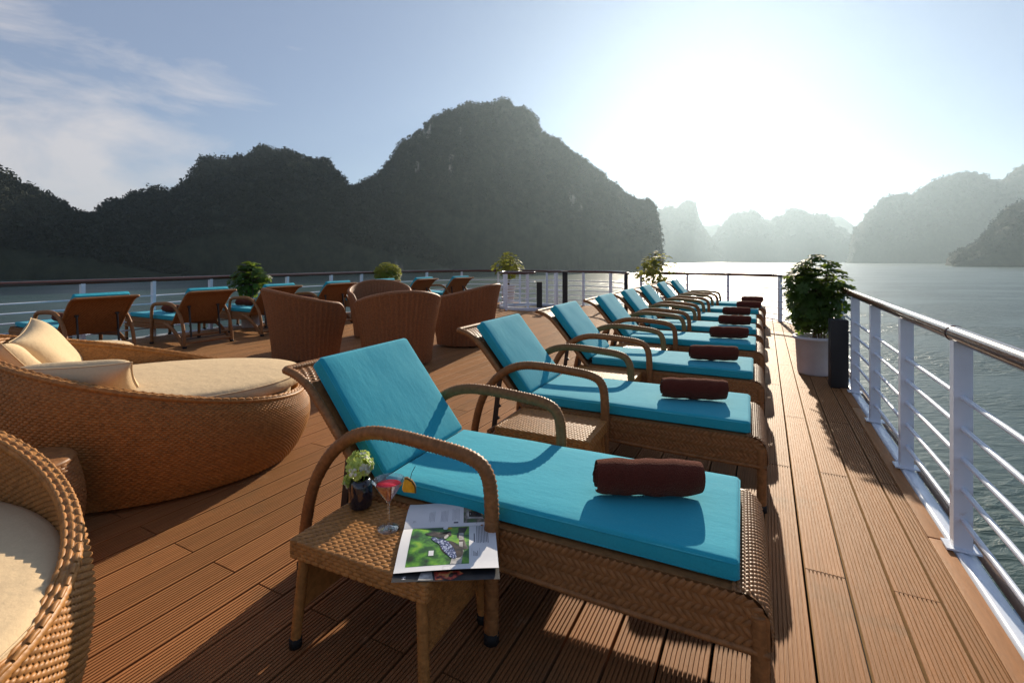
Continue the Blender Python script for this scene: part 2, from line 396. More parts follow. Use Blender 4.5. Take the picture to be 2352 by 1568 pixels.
FOREST = MB()
def forest(P, n, size, seed, lean=0.5, rk=None):
    """n tree crowns over hill grid P, each a clump of leafy triangles"""
    rg = np.random.default_rng(seed)
    a, b = P.shape[:2]
    i = rg.random(n) * (a - 1.001); j = rg.random(n) * (b - 1.001); ii = i.astype(int); jj = j.astype(int); fi = (i - ii)[:, None]; fj = (j - jj)[:, None]
    c = P[ii, jj] * (1 - fi) * (1 - fj) + P[ii + 1, jj] * fi * (1 - fj) + P[ii, jj + 1] * (1 - fi) * fj + P[ii + 1, jj + 1] * fi * fj
    keep = (c[:, 2] > SEA + 2.5) & (rg.random(n) > 1.15 * rk[ii, jj])
    c = c[keep]
    K = 20
    s = size * (0.55 + rg.random(len(c)) ** 2 * 1.0)
    d = rg.normal(size=(len(c), K, 3)); d /= np.linalg.norm(d, axis=2)[:, :, None]
    ctr = c[:, None, :] + d * s[:, None, None] * np.array([0.9, 0.9, 0.75]) * (0.5 + 0.5 * rg.random((len(c), K, 1)))
    ctr[:, :, 2] += s[:, None] * lean
    t = rg.normal(size=(len(c), K, 3, 3)); t /= np.linalg.norm(t, axis=3)[:, :, :, None]
    V = ctr[:, :, None, :] + t * s[:, None, None, None] * 0.38
    V = V.reshape(-1, 3); FOREST.add(V, None, np.arange(len(V)).reshape(-1, 3))

def hill(ridge, d_shore, depth, seed, label=None, rock=0.0, trees=0, tsize=4.0, rough=0.06, step=5, front=0.0, steep=0.55, nj=44, mat_='hill'):
    """a karst hill: ridge=[(px,py)...] skyline in photo px, standing from d_shore to d_shore+2*depth metres along the view axis"""
    r = np.array(ridge, float); xs = np.arange(r[0, 0], r[-1, 0] + 0.1, step); ys = np.interp(xs, r[:, 0], r[:, 1])
    ds = np.interp(xs, [r[0, 0], r[-1, 0]], d_shore) if hasattr(d_shore, '__len__') else np.full(len(xs), float(d_shore))
    dr = ds + depth                                              # ridge distance
    zr = EYE - (ys - HZ) / FPX * dr - SEA                        # ridge height above the sea
    t = np.linspace(0, 1, nj)[None, :]                           # 0 shore, .5 ridge, 1 back
    prof = np.where(t < 0.5, (np.clip(t / 0.5, 0, 1)) ** steep, np.clip((1 - t) / 0.5, 0, 1) ** 0.8)
    D = ds[:, None] + 2 * depth * t
    lat = ((xs - 1176) / FPX)[:, None] * D
    X = D * FW[0] + lat * RT[0]; Y = D * FW[1] + lat * RT[1]
    n = vnoise(X / 70 + 11, Y / 70 + 5, seed, 5); n2 = vnoise(X / 14, Y / 14, seed + 40, 3)
    amp = rough * zr[:, None] * np.sin(np.pi * np.clip(t, 0, 1))
    near = np.exp(-((t - 0.5) / 0.06) ** 2)
    Z = zr[:, None] * prof + n * amp * 2.2 * (1 - 0.85 * near) + n2 * 2.2 * np.sin(np.pi * t) * (1 - 0.3 * near)
    push = vnoise(xs[:, None] / 40 + 0 * t, t * 6 + 0 * xs[:, None], seed + 9, 4) * depth * 0.22 * np.sin(np.pi * t)
    X += push * FW[0]; Y += push * FW[1]
    P = np.stack([X, Y, Z + SEA - 1.0 + 1.0 * (t > 0)], -1)
    zz = np.clip((P[:, :, 2] - SEA) / 60, 0, 9)
    rk = vnoise(lat / 26 + 3, zz * 1.6 + D / 300, seed + 70, 4) + 0.5 * vnoise(lat / 7 + 3, zz * 0.8, seed + 80, 3) + rock
    rk = np.clip((rk - 0.42) / 0.14, 0, 1) if rock > -1 else np.zeros_like(rk)
    h = MB(); h.grid(P[:, ::-1])
    o = h.build('hill', M[mat_], kind='structure')
    at_ = o.data.attributes.new('rock', 'FLOAT', 'POINT'); at_.data.foreach_set('value', rk[:, ::-1].astype(np.float32).ravel())
    if label: o['label'] = label
    if trees: forest(P[:, 2:int(nj * 0.62)], trees, tsize, seed, rk=rk[:, 2:int(nj * 0.62)])
    return o

hillA = [(-420, 300), (-250, 330), (-120, 352), (-40, 385), (0, 399), (21, 413), (35, 423), (63, 435), (84, 435), (112, 455), (116, 463), (140, 474), (150, 484), (165, 483), (178, 495), (212, 497), (240, 520), (300, 555), (380, 600), (420, 622)]
hillB = [(60, 600), (120, 560), (160, 520), (190, 500), (210, 495), (224, 490), (231, 481), (245, 469), (262, 460), (284, 453), (305, 456), (332, 446), (360, 446), (371, 435), (395, 437), (413, 432), (438, 406), (455, 393), (487, 369), (508, 365), (556, 351), (588, 338), (609, 339), (640, 344), (665, 348), (686, 358), (718, 372), (735, 371), (752, 374), (763, 390), (784, 407), (795, 425), (822, 436), (880, 470), (950, 520), (1010, 570), (1040, 600)]
hillC = [(560, 600), (640, 560), (720, 500), (780, 460), (820, 435), (848, 416), (876, 391), (904, 360), (932, 325), (953, 304), (974, 288), (992, 278), (1009, 274), (1016, 269), (1058, 250), (1086, 243), (1114, 236), (1132, 236), (1160, 237), (1184, 250), (1202, 246), (1216, 255), (1237, 271), (1242, 297), (1251, 307), (1272, 321), (1289, 335), (1310, 349), (1338, 367), (1366, 384), (1401, 409), (1422, 430), (1450, 454), (1464, 463), (1485, 460), (1499, 467), (1506, 482), (1511, 507), (1517, 530), (1519, 560), (1520, 606)]
hillD = [(1440, 560), (1490, 505), (1513, 484), (1537, 475), (1558, 475), (1567, 465), (1582, 461), (1597, 467), (1603, 499), (1612, 514), (1624, 536), (1635, 550), (1650, 570), (1670, 604)]
hillE = [(1590, 560), (1614, 516), (1631, 518), (1650, 514), (1659, 523), (1700, 545), (1740, 520), (1765, 509), (1800, 505), (1850, 560), (1890, 600)]
hillF = [(1600, 604), (1635, 550), (1657, 523), (1680, 499), (1695, 489), (1729, 487), (1751, 503), (1770, 510), (1780, 501), (1789, 497), (1800, 497), (1811, 484), (1830, 480), (1849, 488), (1866, 495), (1879, 490), (1901, 492), (1912, 507), (1920, 525), (1939, 525), (1954, 538), (1985, 570), (2010, 604)]
hillG = [(1880, 530), (1912, 497), (1931, 495), (1950, 507), (1965, 518), (2000, 540), (2060, 600)]
hillH = [(1942, 608), (1955, 578), (1959, 527), (1972, 510), (1980, 493), (2006, 469), (2032, 454), (2059, 445), (2077, 446), (2089, 452), (2107, 441), (2145, 418), (2182, 403), (2220, 394), (2246, 395), (2276, 400), (2306, 413), (2329, 401), (2352, 379), (2420, 350), (2520, 370), (2640, 460), (2720, 600)]
hillI = [(2186, 612), (2192, 590), (2220, 568), (2250, 533), (2295, 495), (2317, 473), (2352, 461), (2430, 420), (2540, 410), (2700, 520), (2780, 610)]
hill(hillA, (300, 400), 85, 21, 'dark wooded hill nearest on the port side', -9.0, 5200, 4.2)
hill(hillB, (420, 520), 140, 22, 'broad dark wooded hill with a rounded summit behind the port rail', -0.22, 6500, 4.6)
hill(hillC, (560, 680), 150, 23, 'tall steep limestone hill in the centre ending in a cliff', -0.16, 9500, 4.2, steep=0.5)
hill(hillI, (1000, 860), 170, 29, 'low wooded slope nearest on the starboard side', -9.0, 2500, 5.5)
hill(hillH, (2000, 1700), 330, 28, 'wide hazy limestone massif on the starboard side', -9.0, 3500, 8.5)
hill(hillD, 2500, 200, 24, 'hazy square-topped limestone stack right of the central hill', -9.0, 1500, 9.0, steep=0.35)
hill(hillF, 2700, 220, 25, 'row of hazy rounded limestone stacks across the bay', -9.0, 2500, 9.5, steep=0.35)
hill(hillE, 3300, 260, 26, 'pale far hills glimpsed between the stacks', -9.0, 0, 4)
hill(hillG, 3500, 260, 27, 'palest pointed hill far down the bay', -9.0, 0, 4)
FOREST.build('forest', M['tree'], smooth=False, kind='stuff', label='dark forest covering the limestone hills around the bay', cat='forest')

# ------------------------------------------------------------------ haze: one closed box of thin air
def haze(density, aniso):
    m = bpy.data.materials.new('haze'); m.use_nodes = True; nt = m.node_tree; nt.nodes.clear()
    o = nt.nodes.new('ShaderNodeOutputMaterial'); v = nt.nodes.new('ShaderNodeVolumePrincipled')
    v.inputs['Color'].default_value = (0.68, 0.87, 1.0, 1); v.inputs['Density'].default_value = density; v.inputs['Anisotropy'].default_value = aniso
    nt.links.new(v.outputs[0], o.inputs['Volume'])
    h = MB(); h.box((-5200, -600, SEA - 1.0), (4600, 5200, 560)); ob = h.build('haze', m, smooth=False, kind='stuff')
    ob['label'] = 'thin sunlit haze over the bay'; ob['category'] = 'haze'
haze(0.000105, 0.64)

# ------------------------------------------------------------------ deck of planks
EDGE = [(-9.22, -2.2), (-9.22, 2.5), (-9.22, 6.5), (-9.15, 8.2), (-9.0, 9.3), (-8.7, 10.9), (-8.1, 12.2), (-7.3, 12.9), (-6.6, 13.12), (-4.6, 13.12), (-3.3, 12.95), (-2.1, 12.65), (-0.75, 12.45), (0.0, 12.2), (0.3, 11.8), (0.62, 10.6), (0.745, 9.0), (0.745, 6.0), (0.745, -2.2)]
EDGE = np.array(EDGE)
_bx = np.array([p for p in EDGE if p[1] > 8.9 or p[0] < -9.1 and p[1] > 2])
def bow_y(x):
    """where the deck ends forward, at this x"""
    pts = [(-9.3, 2.0)] + [tuple(p) for p in EDGE[2:-2]] + [(0.76, 2.0)]
    pts = sorted(pts); a = np.array(pts)
    return float(np.interp(x, a[:, 0], a[:, 1]))
PITCH = 0.15; GAP = 0.0105; NG = 9
def plank_profile(w):
    g = 0.0048; dpt = 0.006; pts = [(-w / 2, -0.030), (-w / 2, -0.0015), (-w / 2 + 0.0015, 0.0)]
    sp = w / (NG + 1)
    for k in range(1, NG + 1):
        c = -w / 2 + k * sp
        pts += [(c - g / 2, 0.0), (c - g / 2 + 0.0008, -dpt), (c + g / 2 - 0.0008, -dpt), (c + g / 2, 0.0)]
    pts += [(w / 2 - 0.0015, 0.0), (w / 2, -0.0015), (w / 2, -0.030)]
    return np.array(pts)
PW = PITCH - GAP
def plank_mb(w, ya0, ya1, yb0, yb1):
    """plank of width w along y; ends at y a (aft) and b (fore), each given at its left and right edge"""
    pr = plank_profile(w); f = (pr[:, 0] + w / 2) / w
    A = np.stack([pr[:, 0], ya0 + (ya1 - ya0) * f, pr[:, 1]], -1); B = np.stack([pr[:, 0], yb0 + (yb1 - yb0) * f, pr[:, 1]], -1)
    m = MB(); m.grid(np.stack([B, A])); n = len(pr)
    m.add([(-w / 2, ya0, -0.030), (w / 2, ya1, -0.030), (w / 2, ya1, -0.002), (-w / 2, ya0, -0.002)], [(0, 1, 2, 3)])
    m.add([(-w / 2, yb0, -0.030), (w / 2, yb1, -0.030), (w / 2, yb1, -0.002), (-w / 2, yb0, -0.002)], [(3, 2, 1, 0)])
    return m
deck = empty('deck', kind='structure', label='grooved brown plank deck of the ship')
unit_plank = plank_mb(PW, -0.5, -0.5, 0.5, 0.5).mesh('plank', M['plank'], smooth=False)
cells = []
k0 = -62
for k in range(k0, 5):
    xc = -0.005 + PITCH * (k + 0.5)
    x0, x1 = xc - PITCH / 2, xc + PITCH / 2
    if x0 < -9.22: continue
    ph = 1.25 if k % 2 == 0 else 2.38
    y = ph - 2.25 * 2
    yb0, yb1 = bow_y(x0), bow_y(x1)
    while y < max(yb0, yb1):
        if y + 2.25 > -2.0: cells.append((xc, max(y, -2.18), y + 2.25, yb0, yb1))
        y += 2.25
def seen_size(c):
    xc, a, b, *_ = c; b = min(b, c[3])
    n = 0
    ym = np.linspace(a, b, 9)
    d = xc * FW[0] + ym * FW[1]; l = xc * RT[0] + ym * RT[1]
    ok = d > 0.25
    px = 1176 + FPX * l[ok] / d[ok]; py = HZ + FPX * EYE / d[ok]
    vis = (px > -150) & (px < 2500) & (py < 1700)
    return float((vis / d[ok] ** 2).sum()) if ok.any() else 0.0
cells.sort(key=seen_size, reverse=True)
rest = MB()
for i, (xc, a, b, yb0, yb1) in enumerate(cells):
    end = b > min(yb0, yb1) - 0.02
    wz = rnd.uniform(-0.0007, 0.0007)
    if i < 298 and not end:
        o = link('plank', unit_plank, deck, (xc, (a + b) / 2, wz)); o.scale = (1, (b - a) - 0.005, 1)
    else:
        e0, e1 = min(b - 0.0025, yb0 - 0.01), min(b - 0.0025, yb1 - 0.01)
        if max(e0, e1) < a + 0.06: continue
        m = plank_mb(PW, a + 0.0025, a + 0.0025, max(e0, a + 0.01), max(e1, a + 0.01))
        if i < 298: link('plank', m.mesh('plank', M['plank'], smooth=False), deck, (xc, 0, wz))
        else: m.xform(Matrix.Translation((xc, 0, 0))); rest.v += m.v; rest.q += [q + rest.n for q in m.q]; rest.n += m.n
rest.build('planking', M['plank'], deck, smooth=False, kind='stuff')
ym = -1.6
while ym < 8.6:
    g = rounded_box(0.066, 2.24, 0.007, 0.002, 2, 3, nz=2); link('edge_board', weld(g.mesh('edge_board', M['plank'])), deck, (0.708, ym + 1.125, 0.0008)); ym += 2.25
# steel under the planks, white waterway along the edge, hull side
def poly_mesh(pts, z, name, m_, parent=None, **k):
    bm = bmesh.new(); f = bm.faces.new([bm.verts.new((x, y, z)) for x, y in pts]); bmesh.ops.triangulate(bm, faces=[f])
    bmesh.ops.recalc_face_normals(bm, faces=bm.faces)
    if bm.faces[:][0].normal.z < 0: bmesh.ops.reverse_faces(bm, faces=bm.faces)
    me = bpy.data.meshes.new(name); bm.to_mesh(me); bm.free(); me.materials.append(m_)
    return link(name, me, parent, **k)
poly_mesh([(p[0], p[1]) for p in EDGE], -0.120, 'deck_plate', M['under'], deck)
def offset_edge(dist):
    p = EDGE; t = np.gradient(p, axis=0); t /= np.linalg.norm(t, axis=1)[:, None]
    return p + np.stack([-t[:, 1], t[:, 0]], 1) * dist
def band(m, prof):
    """sweep a (outward offset, z) profile round the deck edge"""
    G = np.stack([np.concatenate([offset_edge(o), np.full((len(EDGE), 1), z)], 1) for o, z in prof]); m.grid(G)
dense = smooth_path(np.c_[EDGE, np.zeros(len(EDGE))], 4)[:, :2]; EDGE = dense
m = MB(); band(m, [(0.002, -0.13), (0.002, 0.010), (0.02, 0.014), (0.072, 0.0), (0.085, -0.02), (0.085, -0.30)]); m.build('waterway', M['white'], deck)
m = MB(); band(m, [(0.078, -0.29), (0.08, -3.0), (0.06, -8.0), (-0.2, SEA - 1.0)]); m.build('hull', M['white'], kind='structure')

# ------------------------------------------------------------------ ship railings
RAILZ = 0.96; ROD_Z = (0.15, 0.285, 0.42, 0.555, 0.69)
def railing(path, posts, label, group=None, ends=(), r=0.036):
    """path: rail line [(x,y)], posts: distances along it"""
    root = empty('railing', (path[0][0], path[0][1], 0.0), label=label, cat='railing')
    P = smooth_path(np.c_[np.array(path), np.zeros(len(path))], 6) - np.array([path[0][0], path[0][1], 0])
    s_ = np.concatenate([[0], np.cumsum(np.linalg.norm(np.diff(P, axis=0), axis=1))])
    m = MB(); m.tube(P + np.array([0, 0, RAILZ]), r, 12); m.build('handrail', M['varnish'], root)
    for z in ROD_Z:
        m = MB(); m.tube(P + np.array([0, 0, z]), 0.0115, 8); m.build('rod', M['white'], root)
    pm = MB(); pm.box((-0.033, -0.030, -0.02), (0.033, 0.022, RAILZ - r * 0.7)); pm.box((-0.06, -0.045, 0.016), (0.06, 0.045, 0.024))
    for z in ROD_Z:
        for sg in (-1, 1): pm.tube([(0, sg * 0.020, z), (0, sg * 0.0245, z), (0, sg * 0.029, z)], [0.0175, 0.0165, 0.012], 8, caps=False)
    me = pm.mesh('post', M['white'], smooth=False)
    for d in posts:
        if d < 0 or d > s_[-1]: continue
        x, y = np.interp(d, s_, P[:, 0]), np.interp(d, s_, P[:, 1])
        i = min(np.searchsorted(s_, d), len(P) - 1); t = P[i] - P[i - 1]
        link('post', me, root, (x, y, 0), (0, 0, math.atan2(t[1], t[0]) + R_(90)))
    for (x, y, h) in ends:
        e = MB(); e.tube([(0, 0, 0), (0, 0, h)], 0.045, 12); link('newel', e.mesh('newel', M['black']), root, (x - path[0][0], y - path[0][1], 0))
    return root
PORT = [(-9.17, -2.0), (-9.17, 0.5), (-9.17, 3.0), (-9.17, 5.4), (-9.13, 7.4), (-9.03, 9.0), (-8.72, 10.7), (-8.13, 12.1), (-7.2, 12.82), (-6.6, 13.0), (-5.6, 13.05), (-4.55, 13.0), (-3.55, 12.72), (-3.0, 11.9), (-2.94, 11.5)]
pl_ = smooth_path(np.c_[np.array(PORT), np.zeros(len(PORT))], 6); ps = np.concatenate([[0], np.cumsum(np.linalg.norm(np.diff(pl_, axis=0), axis=1))])
port_posts = [0.3 + 1.0 * k for k in range(30)]
def near_s(px, z=0.5):   # arc length where the rail passes photo column px
    d = pl_[:, 0] * FW[0] + pl_[:, 1] * FW[1]; l = pl_[:, 0] * RT[0] + pl_[:, 1] * RT[1]
    u = np.where(d > 0.5, 1176 + FPX * l / np.maximum(d, .5), -1e6)
    k = np.argmin(np.abs(u - px)); return float(ps[k])
port_posts = [0.4, 1.4, 2.4, 3.4] + [float(np.interp(px, *zip(*sorted((1176 + FPX * (p[0] * RT[0] + p[1] * RT[1]) / (p[0] * FW[0] + p[1] * FW[1]), s) for p, s in zip(pl_, ps) if p[0] * FW[0] + p[1] * FW[1] > 1.0 and p[1] < 13.06 and p[0] < -3.6)))) for px in (188, 351, 483, 579, 659, 760, 830, 900, 980, 1060, 1144, 1210, 1275, 1340, 1417)]
railing(PORT, port_posts, 'white port railing with a brown handrail curving round the bow', ends=[(-2.94, 11.5, RAILZ - 0.02)])
STAR = [(-2.80, 12.35), (-2.04, 12.25), (-0.72, 12.12), (-0.1, 11.9), (0.30, 11.55), (0.62, 10.4), (0.76, 8.9), (0.775, 7.2), (0.775, 5.0), (0.775, 2.8), (0.775, 0.5), (0.775, -2.0)]
sp_ = smooth_path(np.c_[np.array(STAR), np.zeros(len(STAR))], 6); ss = np.concatenate([[0], np.cumsum(np.linalg.norm(np.diff(sp_, axis=0), axis=1))])
def s_of_y(y):
    k = [i for i in range(len(sp_)) if sp_[i, 0] > 0.5]
    return float(np.interp(-y, -sp_[k, 1], ss[k]))
st_posts = [0.02, float(np.interp(-1.65, sp_[:14, 0], ss[:14])), float(np.interp(-0.75, sp_[:14, 0], ss[:14])), float(np.interp(0.28, sp_[:26, 0], ss[:26]))] + [s_of_y(y) for y in (10.2, 9.0, 7.9, 6.65, 5.7, 4.75, 3.79, 2.84, 1.89, 0.94, 0.0, -0.95)]
railing(STAR, st_posts, 'white starboard railing with a shiny brown handrail beside the open walkway')
# lower outboard pipe with short stanchions, along the starboard edge
sl_m = MB(); sl_m.tube([(0, -0.012, 0), (0, -0.008, 0), (0, 0.008, 0), (0, 0.012, 0)], [0.0362, 0.0385, 0.0385, 0.0362], 14, caps=False); sl_me = sl_m.mesh('sleeve', M['varnish'])
star_root = [o for o in COL.objects if o.name.startswith('railing')][-1]
for y in (2.92, 5.9, 0.4): link('sleeve', sl_me, star_root, (0.775 - STAR[0][0], y - STAR[0][1], RAILZ))
lp = empty('guard_pipe', (0.90, 0, 0), label='low bronze pipe running outside the starboard railing', cat='pipe')
m = MB(); m.tube([(0, -2, -0.09), (0, 8.5, -0.09)], 0.017, 10); m.build('pipe', M['bronze'], lp)
sm = MB(); sm.box((-0.012, -0.03, -0.30), (0.012, 0.03, -0.10)); sme = sm.mesh('bracket', M['white'], False)
for k in range(22): link('bracket', sme, lp, (0, -1.6 + 0.47 * k, 0))

# stairwell in the bow: white kerb, dark disc as the shade of the hole, curved guard rails
sw = empty('stairwell', (-5.6, 11.75, 0), kind='structure', label='round white stairwell kerb with a dark disc for the shaded hole in the bow deck')
th = np.linspace(0, 2 * np.pi, 49)[:-1]
m = MB(); ring = lambda r, z: np.stack([r * 0.85 * np.cos(th), r * 0.72 * np.sin(th), np.full(48, z)], -1)
m.grid(np.stack([ring(1.0, 0.0), ring(1.0, 0.07), ring(0.90, 0.07), ring(0.90, 0.006)])[::-1], cv=True); m.build('kerb', M['white'], sw, sharp=40)
m = MB(); m.add(np.vstack([ring(0.90, 0.006), [(0, 0, 0.006)]]), None, [(i, (i + 1) % 48, 48) for i in range(48)]); m.build('shade_disc', M['under'], sw, smooth=False)  # flat disc above the planks, shade of a hole put into its colour
def guard(pts, posts, label, newels=()):
    root = empty('stair_guard', (pts[0][0], pts[0][1], 0), label=label, cat='railing', group='guard rails round the stairwell')
    o = np.array([pts[0][0], pts[0][1], 0]); P = smooth_path(np.c_[np.array(pts), np.zeros(len(pts))], 6) - o
    m = MB(); m.tube(P + np.array([0, 0, RAILZ - 0.005]), 0.033, 10); m.build('handrail', M['varnish'], root)
    for z in (0.12, 0.27, 0.42, 0.57, 0.72): m = MB(); m.tube(P + np.array([0, 0, z]), 0.012, 8); m.build('rod', M['white'], root)
    for x, y in posts:
        m = MB(); m.box((-0.028, -0.028, 0), (0.028, 0.028, RAILZ - 0.03)); m.build('post', M['white'], root, smooth=False, loc=(x - o[0], y - o[1], 0), rot=(0, 0, R_(27)))
    for x, y in newels:
        m = MB(); m.box((-0.065, -0.065, 0), (0.065, 0.065, RAILZ + 0.0)); m.box((-0.085, -0.085, RAILZ), (0.085, 0.085, RAILZ + 0.025)); m.build('newel', M['black'], root, smooth=False, loc=(x - o[0], y - o[1], 0), rot=(0, 0, R_(27)))
    return root
guard([(-5.30, 11.45), (-5.52, 11.1), (-5.86, 10.9), (-6.22, 11.2), (-6.42, 11.8), (-6.2, 12.35)], [(-5.86, 10.9), (-5.42, 11.25), (-6.36, 11.7), (-6.2, 12.35)], 'curved white guard rail on the port side of the stairwell')
guard([(-5.45, 12.55), (-5.25, 12.75), (-4.95, 12.6), (-4.80, 12.28)], [(-5.45, 12.55), (-5.22, 12.73)], 'short guard rail joined to a black newel post at the stairwell', newels=[(-4.80, 12.28)])
p = at(1238.8, 709)
m = MB(); m.box((-0.07, -0.07, 0), (0.07, 0.07, 0.71)); m.build('bollard', M['black'], smooth=False, loc=(p[0], p[1], 0), rot=(0, 0, R_(27)), label='black square bollard at the mouth of the stairwell', cat='bollard')
m = rounded_box(0.155, 0.155, 0.69, 0.008, 2, 2, nz=2); o = link('bollard', weld(m.mesh('bollard', M['black'])), loc=(0.665, 5.93, 0), rot=(0, 0, R_(3)), label='black square bollard between the white pot and the starboard railing', cat='bollard')

# ------------------------------------------------------------------ sun loungers
SZ = 0.445                    # top of the seat cushion
def lounger_proto():
    root = empty('sun_lounger')
    HWd = 0.335
    rat = M['rattan_dark']
    # side panels: woven skirt under the seat, in chevron weave
    def side(sgn):
        m = MB()
        top = lambda u: np.where(u < 0.05, SZ - 0.07 - 0.05 * ((0.05 - u) / 0.05) ** 2, SZ - 0.07)
        bot = lambda u: 0.235 + 0.045 * u ** 2
        X = lambda u: -0.075 + 1.375 * u
        def S(u, v):
            u = np.asarray(u, float); v = np.asarray(v, float)
            z = bot(u) + (top(u) - bot(u)) * v
            if sgn > 0: return np.stack([X(1 - u), np.full_like(u, HWd), bot(1 - u) + (top(1 - u) - bot(1 - u)) * v], -1)
            return np.stack([X(u), np.full_like(u, -HWd), z], -1)
        U, V = np.meshgrid(np.linspace(0, 1, 40), np.linspace(0, 1, 4), indexing='ij')
        G = S(U.ravel(), V.ravel()).reshape(40, 4, 3); m.grid(G)
        Gi = G.copy(); Gi[:, :, 1] -= sgn * 0.022; m.grid(Gi[::-1])
        nb, nd = 5, 62; A = []; B = []
        for b in range(nb):
            for k in range(-1, nd):
                u0 = k / nd; u1 = (k + 1.25) / nd; v0, v1 = b / nb - 0.01, (b + 1) / nb + 0.01
                if b % 2: v0, v1 = v1, v0
                if u0 < 0 or u1 > 1: continue
                A.append((u0, v0)); B.append((u1, v1))
        strands(m, S, A, B, 0.0155, 0.0075)
        e = [S(np.array([u]), np.array([v]))[0] for u, v in [(0, 0), (.25, 0), (.5, 0), (.75, 0), (1, 0)]]
        m.tube(np.array(e) + np.array([0, 0, -0.004]), 0.011, 7, ring=0.0012, pitch=0.012)
        m.build('side_panel', rat, root)
    side(-1); side(1)
    # waterfall foot end
    prof = smooth_path([(0.02, 0, SZ - 0.063), (-0.03, 0, SZ - 0.066), (-0.066, 0, SZ - 0.10), (-0.079, 0, SZ - 0.16), (-0.078, 0, 0.235)], 5)
    pl = np.concatenate([[0], np.cumsum(np.linalg.norm(np.diff(prof, axis=0), axis=1))]); pl /= pl[-1]
    def Sf(u, v):
        u = np.asarray(u, float); v = np.asarray(v, float)
        return np.stack([np.interp(v, pl, prof[:, 0]), HWd * (2 * u - 1), np.interp(v, pl, prof[:, 2])], -1)
    m = MB(); U, V = np.meshgrid(np.linspace(0, 1, 12), np.linspace(0, 1, 20), indexing='ij')
    G = Sf(U.ravel(), V.ravel()).reshape(12, 20, 3); m.grid(G)
    A = []; B = []
    for j in range(18):
        for k in range(-1, 34):
            u0, u1 = (k + (j % 3) / 3) / 34, (k + (j % 3) / 3 + 0.95) / 34
            if u0 < 0 or u1 > 1: continue
            A.append((u0, (j + 0.5) / 18)); B.append((u1, (j + 0.5) / 18))
    strands(m, Sf, A, B, 0.0125, 0.0075); m.build('foot_panel', rat, root)
    m = MB(); m.box((0.0, -HWd + 0.01, SZ - 0.085), (1.30, HWd - 0.01, SZ - 0.068)); m.build('seat_deck', rat, root, smooth=False)
    cap = MB(); cap.tube([(0, 0, 0), (0, 0, 0.035)], 0.027, 10); cme = cap.mesh('foot_cap', M['rubber'])
    for s in (-1, 1):
        m = MB(); m.tube([(-0.045, s * (HWd - 0.012), 0.33), (-0.052, s * (HWd - 0.012), 0.2), (-0.05, s * (HWd - 0.012), 0.02)], [0.03, 0.026, 0.021] if False else 0.024, 9, ring=0.0016, pitch=0.013)
        lg = m.build('leg', rat, root); link('foot_cap', cme, lg, (-0.05, s * (HWd - 0.012), 0))
    # armrests with their front and rear legs
    for s in (-1, 1):
        y = s * (HWd + 0.018)
        path = smooth_path([(0.765, y, 0.02), (0.765, y, 0.25), (0.765, y, 0.47), (0.785, y, 0.57), (0.85, y, 0.612), (1.0, y, 0.628), (1.17, y, 0.637), (1.30, y, 0.628), (1.41, y, 0.585), (1.51, y, 0.50), (1.59, y, 0.375), (1.64, y, 0.20), (1.655, y, 0.02)], 6)
        m = MB(); m.tube(path, 0.0225, 9, ring=0.0022, pitch=0.015, twist=0.5, flat=(1.15, 0.95))
        ar = m.build('armrest', rat, root)
        link('foot_cap', cme, ar, (0.765, y, 0)); link('foot_cap', cme, ar, (1.655, y, 0))
        br = smooth_path([(1.10, y * 0.96, 0.33), (1.27, y * 0.97, 0.285), (1.42, y * 0.98, 0.20), (1.55, y * 0.99, 0.10), (1.635, y, 0.03)], 5)
        m = MB(); m.tube(br, 0.022, 8, ring=0.0018, pitch=0.014, flat=(0.8, 1.5)); m.build('brace', rat, root)
    for nm, x, z, r in (('crossbar', 1.645, 0.075, 0.019), ('crossbar', 1.545, 0.165, 0.017)):
        m = MB(); m.tube([(x, -HWd, z), (x, HWd, z)], r, 8, ring=0.0015, pitch=0.014); m.build(nm, rat, root)
    # back panel with the flared top
    ca, sa = math.cos(R_(50.5)), math.sin(R_(50.5))
    hx, hz = 1.27, SZ
    o = lambda l, n: (hx + ca * l + sa * n, hz + sa * l - ca * n)      # l along the back, n behind it
    bp = [o(-0.085, 0.078), o(0.0, 0.078), o(0.15, 0.078), o(0.3, 0.078), o(0.42, 0.082), o(0.50, 0.092), o(0.565, 0.118), o(0.615, 0.155)]
    prof2 = smooth_path([(x, 0, z) for x, z in bp], 5)
    q = np.concatenate([[0], np.cumsum(np.linalg.norm(np.diff(prof2, axis=0), axis=1))]); LB = q[-1]; q /= LB
    hw2 = lambda v: 0.325 + 0.012 * v
    def Sb(u, v):
        u = np.asarray(u, float); v = np.asarray(v, float)
        return np.stack([np.interp(v, q, prof2[:, 0]), hw2(v) * (2 * u - 1), np.interp(v, q, prof2[:, 2])], -1)
    m = MB(); U, V = np.meshgrid(np.linspace(0, 1, 8), np.linspace(0, 1, 36), indexing='ij')
    G = Sb(U.ravel(), V.ravel()).reshape(8, 36, 3); 
    m.grid(G)
    nrow, ncol = 40, 20; A = []; B = []
    for j in range(nrow):
        for k in range(-1, ncol):
            f = (j % 4) / 4
            u0, u1 = (k + f) / ncol, (k + f + 0.62) / ncol
            if u0 < 0 or u1 > 1: continue
            A.append((u0, (j + 0.5) / nrow)); B.append((u1, (j + 0.5) / nrow))
    strands(m, Sb, A, B, 0.0145, 0.006)                     # rear face
    Sfr = lambda u, v: Sb(1 - np.asarray(u), v)
    A2 = [a for a in A if a[1] > 0.80]; B2 = [b for a, b in zip(A, B) if a[1] > 0.80]
    strands(m, Sfr, A2, B2, 0.0145, 0.006)                   # front face of the flared top
